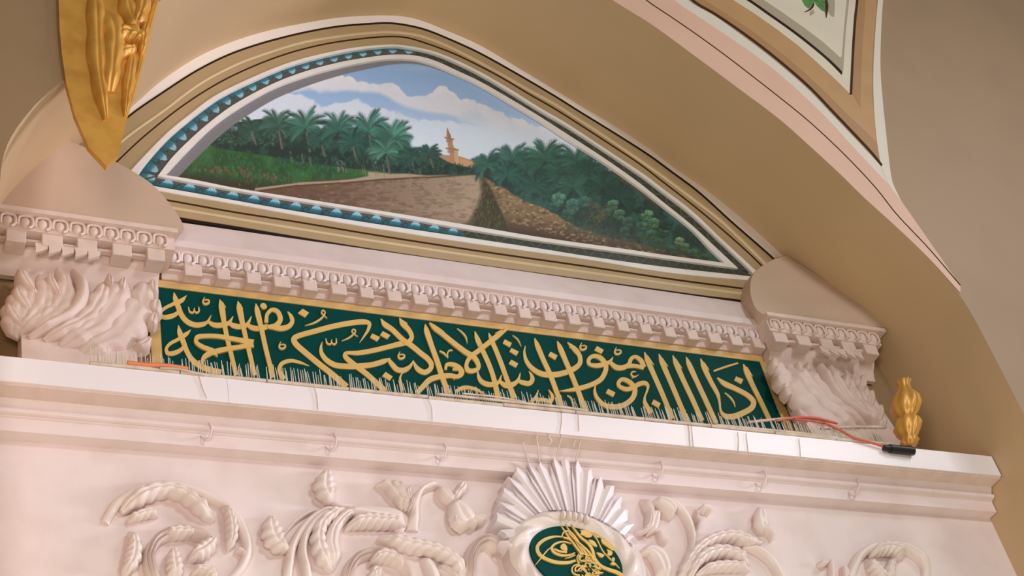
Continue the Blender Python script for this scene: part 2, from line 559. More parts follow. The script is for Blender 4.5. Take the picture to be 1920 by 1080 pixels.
def noise(scale, seed=0, octaves=4, ax=1.0):
    r = np.random.RandomState(seed)
    out = np.zeros((CH, CW))
    amp, tot = 1.0, 0
    for o in range(octaves):
        sc = scale / 2 ** o
        gy, gx = int(CH / sc) + 3, int(CW / (sc * ax)) + 3
        g = r.rand(gy, gx)
        yy = (YY - OY) / sc
        xx = (XX - OX) / (sc * ax)
        y0, x0 = yy.astype(int), xx.astype(int)
        fy, fx = yy - y0, xx - x0
        fy, fx = fy * fy * (3 - 2 * fy), fx * fx * (3 - 2 * fx)
        v = (g[y0, x0] * (1 - fy) * (1 - fx) + g[y0 + 1, x0] * fy * (1 - fx) + g[y0, x0 + 1] * (1 - fy) * fx + g[y0 + 1, x0 + 1] * fy * fx)
        out += amp * v
        tot += amp
        amp *= 0.55
    return out / tot


def poly_mask(P, soft=1.2):
    """soft-edged inside mask of a polygon in photo pixels"""
    P = np.asarray(P, float)
    inside = np.zeros((CH, CW), bool)
    dist = np.full((CH, CW), 1e9)
    for i in range(len(P)):
        x1, y1 = P[i]
        x2, y2 = P[(i + 1) % len(P)]
        if y1 != y2:
            c = ((YY >= min(y1, y2)) & (YY < max(y1, y2))) & (XX < (x2 - x1) * (YY - y1) / (y2 - y1) + x1)
            inside ^= c
        dx, dy = x2 - x1, y2 - y1
        t = np.clip(((XX - x1) * dx + (YY - y1) * dy) / (dx * dx + dy * dy + 1e-9), 0, 1)
        dist = np.minimum(dist, np.hypot(XX - x1 - t * dx, YY - y1 - t * dy))
    sd = np.where(inside, dist, -dist)
    return np.clip(sd / soft + 0.5, 0, 1)


def mixin(mask, col):
    global CV
    col = np.asarray(col, float)
    CV[:] = CV * (1 - mask[..., None]) + col * mask[..., None]


def stroke(x1, y1, x2, y2, w1, w2, col, a=1.0):
    pad = max(w1, w2) + 2
    ix0, ix1 = int(max(min(x1, x2) - pad - OX, 0)), int(min(max(x1, x2) + pad - OX + 1, CW))
    iy0, iy1 = int(max(min(y1, y2) - pad - OY, 0)), int(min(max(y1, y2) + pad - OY + 1, CH))
    if ix1 <= ix0 or iy1 <= iy0:
        return
    X, Y = XX[iy0:iy1, ix0:ix1], YY[iy0:iy1, ix0:ix1]
    dx, dy = x2 - x1, y2 - y1
    t = np.clip(((X - x1) * dx + (Y - y1) * dy) / (dx * dx + dy * dy + 1e-9), 0, 1)
    d = np.hypot(X - x1 - t * dx, Y - y1 - t * dy)
    m = np.clip((w1 * (1 - t) + w2 * t) / 2 - d + 0.6, 0, 1) * a
    CV[iy0:iy1, ix0:ix1] = CV[iy0:iy1, ix0:ix1] * (1 - m[..., None]) + np.asarray(col, float) * m[..., None]


# sky, clouds
t = np.clip((YY - 100) / 160, 0, 1)[..., None]
CV[:] = np.array([116, 142, 170]) * (1 - t) + np.array([150, 166, 184]) * t
n1, n2 = noise(46, 1), noise(18, 2)
warp = (n1 - 0.5) * 26 + (n2 - 0.5) * 12
lower = np.interp(XX, [400, 453, 480, 517, 540, 563, 587, 600, 647, 670, 696, 724, 761, 781, 830, 900, 1000, 1100], [250, 217, 196, 177, 171, 174, 187, 196, 193, 187, 200, 206, 214, 222, 226, 230, 246, 270])
mixin(np.clip((YY - lower - warp * 0.4 - (noise(11, 33, 2) - 0.5) * 9) / 4, 0, 1), (186, 186, 188))
upper_top = np.interp(XX, [540, 577, 607, 639, 657, 670, 698, 714, 735, 748, 763, 797, 807, 828, 849, 864, 888, 906, 950, 980, 1010, 1040, 1100], [176, 157, 144, 138, 142, 152, 156, 161, 153, 160, 176, 178, 169, 164, 171, 185, 189, 197, 213, 224, 237, 244, 262])
upper_bot = np.interp(XX, [540, 580, 600, 639, 711, 735, 766, 800, 880, 960, 1100], [176, 170, 178, 175, 178, 191, 206, 214, 232, 262, 300])
puff = (noise(13, 31, 2) - 0.5) * 11
mk = np.clip((YY - upper_top - warp * 0.25 - puff) / 2.5, 0, 1) * np.clip((upper_bot + warp * 0.4 - YY) / 9, 0, 1)
mixin(mk, (190, 184, 182))
tint = np.clip((n2 - 0.45) * 4, 0, 1) * mk * np.clip(1 - (YY - upper_top) / 22, 0, 1)
mixin(tint * 0.6, (208, 196, 188))
mixin(np.clip((n1 - 0.5) * 3, 0, 0.5) * np.clip((YY - 196) / 20, 0, 1) * np.clip((255 - YY) / 40, 0, 1), (166, 170, 178))
hor = np.clip((YY - 215) / 55, 0, 1) * np.clip((XX - 420) / 80, 0, 1)
mixin(hor * 0.7, (190, 194, 198))
mixin(np.exp(-((XX - 790) / 46) ** 2 - ((YY - 128) / 7) ** 2) * 0.35, (166, 166, 178))
mixin(np.exp(-((XX - 830) / 50) ** 2 - ((YY - 219 - (XX - 830) * 0.08) / 5) ** 2) * 0.5, (160, 166, 176))

# far building and minaret
mixin(poly_mask([(790, 300), (813, 289), (841, 291), (862, 293), (896, 304), (904, 318), (880, 322), (800, 326)]), (164, 118, 90))
mixin(poly_mask([(862, 296), (896, 306), (902, 318), (864, 316)]), (176, 132, 92))
mixin(poly_mask([(838.6, 242), (841, 246), (844, 256), (848, 266), (851, 276), (858, 281), (861, 314), (849, 315), (841, 280), (838, 262), (837, 254)], 1.0), (160, 116, 82))
mixin(poly_mask([(850, 279), (858, 281), (862, 314), (855, 315)], 1.0), (180, 140, 98))
for bx0, bx1, by in ((834.5, 850, 259), (837, 859, 279)):
    stroke(bx0, by - 1, bx1, by + 2, 2.6, 2.6, (138, 98, 70))
    for k in range(3):
        stroke(bx0 + 3 + k * 5, by + 3, bx0 + 3.6 + k * 5, by + 7, 1.4, 1.4, (126, 86, 62))
stroke(838.8, 240, 839.5, 246, 0.8, 2.2, (116, 84, 72))
stroke(839.5, 246, 843, 256, 3.5, 5.5, (134, 98, 76))

# ground: meadow, road, verges
gn, gn2 = noise(30, 5), noise(7, 6, 3)
mixin(np.clip((YY - 0.02 * (XX - 400) - 302) / 6, 0, 1), (74, 62, 48))
mixin(poly_mask([(300, 310), (384, 266), (480, 284), (640, 308), (760, 322), (760, 336), (480, 330), (330, 335)], 4), (44, 66, 46))
meadow = poly_mask([(300, 345), (352, 288), (388, 270), (430, 277), (520, 296), (600, 310), (690, 318), (722, 325), (640, 334), (560, 341), (480, 352), (470, 366)], 3)
mixin(meadow, (38, 66, 38))
mixin(meadow * np.clip((gn - 0.45) * 4, 0, 0.8), (52, 88, 44))
mixin(meadow * np.clip((gn2 - 0.55) * 4, 0, 0.7), (42, 92, 60))
mixin(meadow * np.clip((YY - 0.13 * (XX - 300) - 312 + 10 * (gn2 - 0.5)) / 14, 0, 1) * 0.85, (54, 44, 32))
for k in range(420):
    x = RNG.uniform(330, 700)
    y = 0.12 * (x - 330) + RNG.uniform(268, 318)
    stroke(x, y, x + RNG.uniform(-2, 2), y - RNG.uniform(3, 7), 1.4, 0.5, (np.array([58, 104, 50]) + RNG.normal(0, 14, 3)), 0.5 * meadow[int(np.clip(y - OY, 0, CH - 1)), int(x - OX)])
for k in range(160):
    x = RNG.choice([RNG.normal(463, 12), RNG.normal(405, 20), RNG.normal(505, 24)])
    y = 329 + 0.13 * (x - 465) + RNG.normal(0, 8 if abs(x - 463) < 24 else 4)
    stroke(x, y, x + RNG.uniform(-3, 3), y - 4, 2.2, 1.0, [(124, 74, 52), (100, 62, 44), (138, 92, 66), (66, 72, 44)][RNG.randint(4)], 0.6)
mixin(poly_mask([(690, 322), (740, 326), (905, 320), (908, 328), (720, 334), (640, 340), (690, 330)], 3), (150, 132, 106))
road = poly_mask([(440, 362), (520, 350), (640, 341), (720, 335), (830, 328), (903, 324), (912, 350), (905, 385), (884, 430), (700, 402), (460, 366)], 2)
rd = np.clip((XX - 560) / 330, 0, 1)[..., None]
roadcol = np.array([92, 66, 50]) * (1 - rd) + np.array([152, 128, 104]) * rd
CV[:] = CV * (1 - road[..., None]) + roadcol * road[..., None]
mixin(road * np.clip((YY - 345 - 0.16 * (XX - 500)) / 36, 0, 1) * 0.5, (100, 72, 54))
mixin(road * np.clip((noise(5, 41, 3, 3.0) - 0.52) * 4, 0, 0.5) * np.clip(1.25 - (XX - 520) / 420, 0.15, 1), (84, 60, 44))
for k in range(480):
    x = RNG.uniform(500, 900)
    y = RNG.uniform(330, 428)
    a = road[int(np.clip(y - OY, 0, CH - 1)), int(x - OX)]
    c = [(70, 48, 34), (168, 138, 112), (90, 64, 46), (140, 110, 84)][RNG.randint(4)]
    L = RNG.uniform(3, 11) * (0.5 + 0.6 * (y - 325) / 90)
    stroke(x, y, x + L, y + L * 0.12 + RNG.normal(0, 0.8), 1.6, 0.8, c, 0.45 * a)
for P in ([(480, 355), (560, 344.5), (640, 340), (720, 333)], [(720, 333), (800, 329), (903, 323)]):
    for a, c in zip(P[:-1], P[1:]):
        stroke(*a, *c, 4.6, 3.4, (152, 128, 100), 0.95)
        stroke(a[0], a[1] + 4, c[0], c[1] + 3, 3.0, 2.4, (72, 50, 36), 0.8)
# dark tufted verge, gravel bank
verge = poly_mask([(898, 326), (908, 330), (930, 352), (940, 380), (960, 440), (870, 428), (892, 395), (903, 360)], 9)
mixin(verge * (0.75 + 0.5 * (gn2 - 0.4)), (58, 52, 36))
for k in range(240):
    x, y = RNG.normal(918, 20), RNG.uniform(345, 430)
    a = verge[int(np.clip(y - OY, 0, CH - 1)), int(np.clip(x - OX, 0, CW - 1))]
    stroke(x, y, x + RNG.normal(0, 2), y - RNG.uniform(3, 7), 1.8, 0.6, [(82, 84, 48), (50, 48, 32), (104, 96, 60), (36, 40, 28)][RNG.randint(4)], 0.7 * a)
grav = poly_mask([(908, 334), (945, 352), (985, 376), (1032, 394), (1080, 424), (1140, 448), (1230, 466), (1330, 482), (1359, 496), (1180, 474), (960, 440), (938, 392), (922, 356)], 5)
mixin(grav, (116, 92, 66))
mixin(grav * np.clip((YY - 398 - 0.15 * (XX - 950)) / 36, 0, 1), (66, 44, 34))
for k in range(1100):
    x = RNG.uniform(910, 1330)
    y = 340 + 0.30 * (x - 910) + RNG.uniform(-8, 62)
    if y >= OY + CH - 2:
        continue
    a = grav[int(np.clip(y - OY, 0, CH - 1)), int(x - OX)]
    c = [(184, 160, 118), (160, 130, 92), (96, 70, 50), (60, 44, 34), (146, 130, 84), (136, 104, 78)][RNG.randint(6)]
    r = RNG.uniform(1.5, 4.5)
    stroke(x, y, x + r, y + RNG.normal(0, 1.2), r * 0.7, r * 0.6, c, 0.55 * a)


def frond(x, y, ang, L, col, droop=0.6, w=2.0, leaf=8.0):
    n = 8
    px, py, a = x, y, ang
    for i in range(n):
        t = i / n
        nx, ny = px + math.cos(a) * L / n, py - math.sin(a) * L / n
        stroke(px, py, nx, ny, w * (1.3 - t * 0.7), w * (1.2 - t * 0.8), np.array(col) * 0.85, 0.8)
        ll = leaf * (0.55 + math.sin(math.pi * min(1, t + 0.1)) * 0.6)
        for sgn in (-1, 1):
            b = a + sgn * (0.5 - 0.2 * t)
            c = np.array(col) * (0.85 if sgn * math.cos(a) > 0 else 1.06) + RNG.normal(0, 5, 3)
            stroke(nx, ny, nx + math.cos(b) * ll, ny - math.sin(b) * ll, 2.6, 0.7, c, 0.6)
        a += (-droop if math.cos(ang) >= 0 else droop) * (0.5 + t) / n * 1.3
        px, py = nx, ny


def palm(x, y, L, col, nf=15, lean=0.0, dark=(30, 54, 47)):
    col = np.array(col) * 0.88
    for layer in (0, 1):
        for k in range(nf):
            a = math.radians(-30 + 240 * (k + RNG.uniform(-.4, .4)) / (nf - 1)) + lean
            s = RNG.uniform(0.7, 1.0) * (1.0 if layer == 0 else 0.8)
            f = RNG.uniform(0, 0.55) if layer == 0 else RNG.uniform(0.4, 1)
            c = np.array(col) * f + np.array(dark) * (1 - f)
            frond(x, y, a, L * s, c, RNG.uniform(0.4, 1.0), 2.0, L * 0.24)


# left trees
tn = noise(16, 9, 3)
trees = poly_mask([(384, 268), (402, 248), (425, 232), (470, 226), (505, 222), (560, 232), (600, 246), (640, 240), (700, 240), (745, 256), (778, 285), (812, 288), (840, 305), (903, 321), (900, 326), (800, 328), (720, 320), (640, 313), (560, 301), (480, 288), (420, 279)], 4)
mixin(np.clip(trees * (1.5 + (tn - 0.5) * 2.2), 0, 1), (32, 50, 44))
mixin(trees * np.clip((YY - 262 - 0.12 * (XX - 480)) / 10, 0, 1), (28, 44, 38))
mixin(trees * np.clip((tn - 0.5) * 4, 0, 0.6), (46, 78, 62))
for k in range(260):
    x = RNG.uniform(398, 520)
    y = RNG.uniform(226, 272)
    if y < 270 - (x - 385) * 0.55 and y < 232:
        continue
    if y < 262 - (x - 395) * 0.9:
        continue
    a = RNG.uniform(0, 6.28)
    stroke(x, y, x + 4 * math.cos(a), y + 4 * math.sin(a), 3, 1.4, [(40, 66, 52), (56, 86, 62), (30, 48, 42), (66, 96, 74)][RNG.randint(4)], 0.7)
for (x, y, L, c) in ((470, 242, 26, (58, 92, 72)), (520, 238, 40, (72, 116, 92)), (572, 240, 44, (78, 132, 106)), (600, 262, 30, (60, 104, 88)), (634, 246, 42, (74, 128, 106)), (690, 246, 46, (86, 150, 126)), (660, 270, 34, (54, 104, 88)), (736, 260, 44, (92, 156, 132)), (722, 286, 40, (96, 152, 124)), (770, 296, 26, (60, 104, 84)), (804, 290, 24, (62, 98, 84))):
    for tx in (0,):
        stroke(x + 3, y + 8, x + 9, y + 44 * L / 44, 3.4, 4.0, (112, 100, 84), 0.7)
        stroke(x + 5, y + 8, x + 11, y + 44 * L / 44, 1.4, 1.6, (62, 56, 48), 0.7)
    palm(x, y, L, c)
for k in range(20):
    x = RNG.uniform(540, 790)
    y = 290 + 0.13 * (x - 540) + RNG.uniform(-8, 4)
    stroke(x, y, x + 3, y + RNG.uniform(12, 20), 2.2, 2.4, (120, 108, 90), 0.55)
for k in range(320):
    x = RNG.uniform(520, 900)
    y = 300 + 0.055 * (x - 520) + RNG.uniform(-10, 9)
    stroke(x, y, x + RNG.normal(0, 3), y - RNG.uniform(2, 6), 2.6, 1, [(30, 50, 42), (40, 70, 54), (48, 82, 66), (26, 40, 36)][RNG.randint(4)], 0.7)

# right thicket
bush = poly_mask([(896, 308), (925, 302), (962, 300), (1000, 296), (1050, 292), (1090, 296), (1120, 310), (1400, 500), (1330, 490), (1240, 466), (1130, 440), (1080, 424), (1032, 394), (985, 376), (945, 352), (906, 330)], 4)
bn, bn2 = noise(26, 14, 4), noise(10, 15, 3)
mixin(np.clip(bush + (bn2 - 0.5) * 0.9 * (bush > 0.02), 0, 1), (30, 54, 48))
mixin(bush * np.clip((bn - 0.48) * 4, 0, 0.7), (46, 88, 74))
mixin(bush * np.clip((bn2 - 0.55) * 4, 0, 0.5), (24, 40, 38))
lim = np.interp
for (x, y, L, c, ln) in ((915, 312, 34, (70, 122, 104), 0), (960, 302, 40, (78, 132, 112), 0.1), (985, 320, 40, (60, 110, 94), 0), (1022, 300, 46, (76, 132, 108), 0.1), (1052, 330, 46, (62, 116, 98), 0), (1080, 306, 42, (80, 136, 114), 0.2), (1104, 330, 44, (54, 100, 86), 0), (1000, 350, 36, (52, 98, 84), 0), (1075, 352, 40, (66, 116, 98), 0), (1130, 352, 40, (54, 98, 84), 0), (950, 330, 32, (56, 108, 92), 0), (1160, 372, 36, (44, 84, 74), 0)):
    palm(x, y, L, c, 17, ln, (30, 58, 52))
for (x, y, r, c) in ((1048, 372, 15, (92, 140, 112)), (1076, 384, 17, (74, 122, 104)), (1098, 378, 14, (70, 118, 100)), (1040, 388, 13, (60, 104, 90)), (1066, 402, 15, (62, 104, 86)), (1150, 384, 13, (92, 134, 106)), (1162, 402, 13, (82, 122, 94)), (1138, 398, 11, (70, 104, 82)), (1178, 416, 13, (74, 112, 92)), (1172, 434, 12, (60, 96, 76)), (1214, 404, 14, (98, 142, 100)), (1226, 418, 13, (92, 134, 94)), (1204, 424, 12, (70, 116, 92)), (1222, 440, 13, (72, 112, 86)), (1244, 436, 11, (60, 100, 76)), (1236, 456, 12, (62, 100, 78)), (1274, 452, 10, (120, 150, 96)), (1284, 464, 11, (86, 126, 84)), (1262, 468, 12, (60, 100, 78)), (1300, 474, 11, (62, 104, 80)), (1320, 482, 9, (54, 90, 70)), (1200, 390, 12, (48, 86, 78)), (1250, 420, 14, (40, 76, 68)), (1122, 412, 12, (56, 84, 66)), (1198, 446, 10, (58, 88, 68))):
    for q in range(7):
        a = q * 0.9 + RNG.uniform(0, 0.4)
        rr = r * (0.55 if q else 0)
        xx, yy = x + rr * math.cos(a), y + rr * 0.7 * math.sin(a)
        stroke(xx - 1, yy + 1.5, xx + 1, yy + 1.5, r * 0.8, r * 0.8, np.array(c) * 0.55, 0.8)
        stroke(xx - 1, yy - 0.5, xx + 1, yy - 1, r * 0.62, r * 0.62, np.array(c) * RNG.uniform(0.72, 0.98), 0.85)
        stroke(xx - r * 0.2, yy - r * 0.2, xx + r * 0.15, yy - r * 0.24, 1.6, 1.0, np.array(c) * 1.15, 0.6)
for k in range(200):
    x, y = RNG.normal(1118, 14), RNG.normal(404, 14)
    stroke(x, y, x + 3, y - 2, 2.2, 1.2, [(108, 78, 58), (122, 96, 70), (60, 66, 50)][RNG.randint(3)], 0.4)
for k in range(500):
    x = RNG.uniform(1060, 1340)
    y = 424 + 0.24 * (x - 1060) + RNG.uniform(-14, 14)
    if y < OY + CH - 1:
        stroke(x, y, x + RNG.normal(0, 2), y - RNG.uniform(2, 6), 1.8, 0.8, [(58, 70, 46), (38, 46, 36), (84, 70, 50), (48, 82, 60)][RNG.randint(4)], 0.6)

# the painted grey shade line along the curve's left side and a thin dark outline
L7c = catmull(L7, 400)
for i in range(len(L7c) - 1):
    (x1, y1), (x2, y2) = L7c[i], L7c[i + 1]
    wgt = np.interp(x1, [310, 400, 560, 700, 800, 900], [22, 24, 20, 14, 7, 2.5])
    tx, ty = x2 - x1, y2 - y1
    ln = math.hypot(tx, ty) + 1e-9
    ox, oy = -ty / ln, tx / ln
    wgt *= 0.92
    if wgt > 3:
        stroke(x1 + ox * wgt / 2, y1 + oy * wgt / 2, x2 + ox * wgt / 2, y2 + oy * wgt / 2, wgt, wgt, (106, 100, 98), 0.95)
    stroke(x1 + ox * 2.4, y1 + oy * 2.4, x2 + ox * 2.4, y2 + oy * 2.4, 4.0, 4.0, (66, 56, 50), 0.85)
CV += RNG.normal(0, 3.0, CV.shape)
CV = np.clip(CV, 0, 255)

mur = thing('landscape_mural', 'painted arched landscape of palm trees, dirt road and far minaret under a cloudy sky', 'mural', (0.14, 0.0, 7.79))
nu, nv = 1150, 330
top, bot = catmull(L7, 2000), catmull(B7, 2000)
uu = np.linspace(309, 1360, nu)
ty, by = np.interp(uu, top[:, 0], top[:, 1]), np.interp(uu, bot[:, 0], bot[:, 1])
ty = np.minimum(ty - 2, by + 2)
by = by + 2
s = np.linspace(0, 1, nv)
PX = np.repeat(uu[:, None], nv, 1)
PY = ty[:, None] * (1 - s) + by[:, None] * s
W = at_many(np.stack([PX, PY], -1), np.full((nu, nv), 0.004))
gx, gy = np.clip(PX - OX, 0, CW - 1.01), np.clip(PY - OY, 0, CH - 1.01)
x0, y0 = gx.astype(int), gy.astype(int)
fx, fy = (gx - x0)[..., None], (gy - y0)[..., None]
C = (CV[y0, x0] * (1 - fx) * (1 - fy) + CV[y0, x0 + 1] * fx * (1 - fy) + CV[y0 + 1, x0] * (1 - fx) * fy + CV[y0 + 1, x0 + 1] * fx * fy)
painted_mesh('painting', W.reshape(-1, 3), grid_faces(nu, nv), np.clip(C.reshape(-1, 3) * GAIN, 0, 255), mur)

# ------------------------------------------------------------------ green inscription panel
pan = thing('inscription_panel', 'long green panel with raised golden calligraphy and gold border above the white ledge', 'inscription panel', (0.10, 0, 6.30))
PXL, PXR, PZT, PZB = -1.823, 2.02, 6.993, 6.20
MB().box(PXL, PXR, -0.002, 0.012, PZB, PZT).build('green_board', GREENBOARD, pan)
b = MB()
b.box(PXL - 0.055, PXR + 0.062, -0.008, 0.012, PZT, PZT + 0.048)
b.box(PXL - 0.055, PXL, -0.008, 0.012, PZB, PZT)
b.box(PXR, PXR + 0.062, -0.008, 0.012, PZB, PZT)
b.build('gold_border', GOLDBORDER, pan)

CROP = {'A': (240, 520), 'B': (500, 560), 'C': (760, 580), 'D': (960, 600), 'E': (1200, 620)}


def brush(crop, pts, scale=4.8, y_front=-0.010, y_back=0.0, Ymap=-0.009, n=None, origin=None):
    """a raised pen stroke: traced centre points with a width at each"""
    o = origin or CROP[crop]
    P = np.array([(o[0] + p[0] / scale, o[1] + p[1] / scale, (p[2] if len(p) > 2 else 40) / scale) for p in pts])
    L = np.sum(np.linalg.norm(np.diff(P[:, :2], axis=0), axis=1))
    n = n or int(max(8, L / 2.2))
    Cc = catmull(P, n)
    T = np.gradient(Cc[:, :2], axis=0)
    T /= np.linalg.norm(T, axis=1)[:, None] + 1e-9
    N = np.stack([-T[:, 1], T[:, 0]], 1)
    w = np.maximum(Cc[:, 2], 0.5)[:, None] / 2
    A, B_ = at_many(Cc[:, :2] - N * w, np.full(n, Ymap)), at_many(Cc[:, :2] + N * w, np.full(n, Ymap))
    G = [[(A[i][0], y_back, A[i][2]), (A[i][0], y_front - 0.0012 * i / n, A[i][2]), (B_[i][0], y_front - 0.0012 * i / n, B_[i][2]), (B_[i][0], y_back, B_[i][2])] for i in range(n)]
    m = MB()
    m.grid(G)
    m.f.append((0, 1, 2, 3))
    k = (n - 1) * 4
    m.f.append((k + 3, k + 2, k + 1, k))
    return m


def quad(crop, pts, y_front=-0.010, y_back=0.0):
    o = CROP[crop]
    return MB().slab([tuple(at(o[0] + x / 4.8, o[1] + y / 4.8, -0.010)[[0, 2]]) for x, y in pts], y_front, y_back)


def join(*bs):
    m = MB()
    for i, x in enumerate(bs):
        m.add([(p[0], p[1] - 0.0002 * i, p[2]) for p in x.v], x.f)
    return m


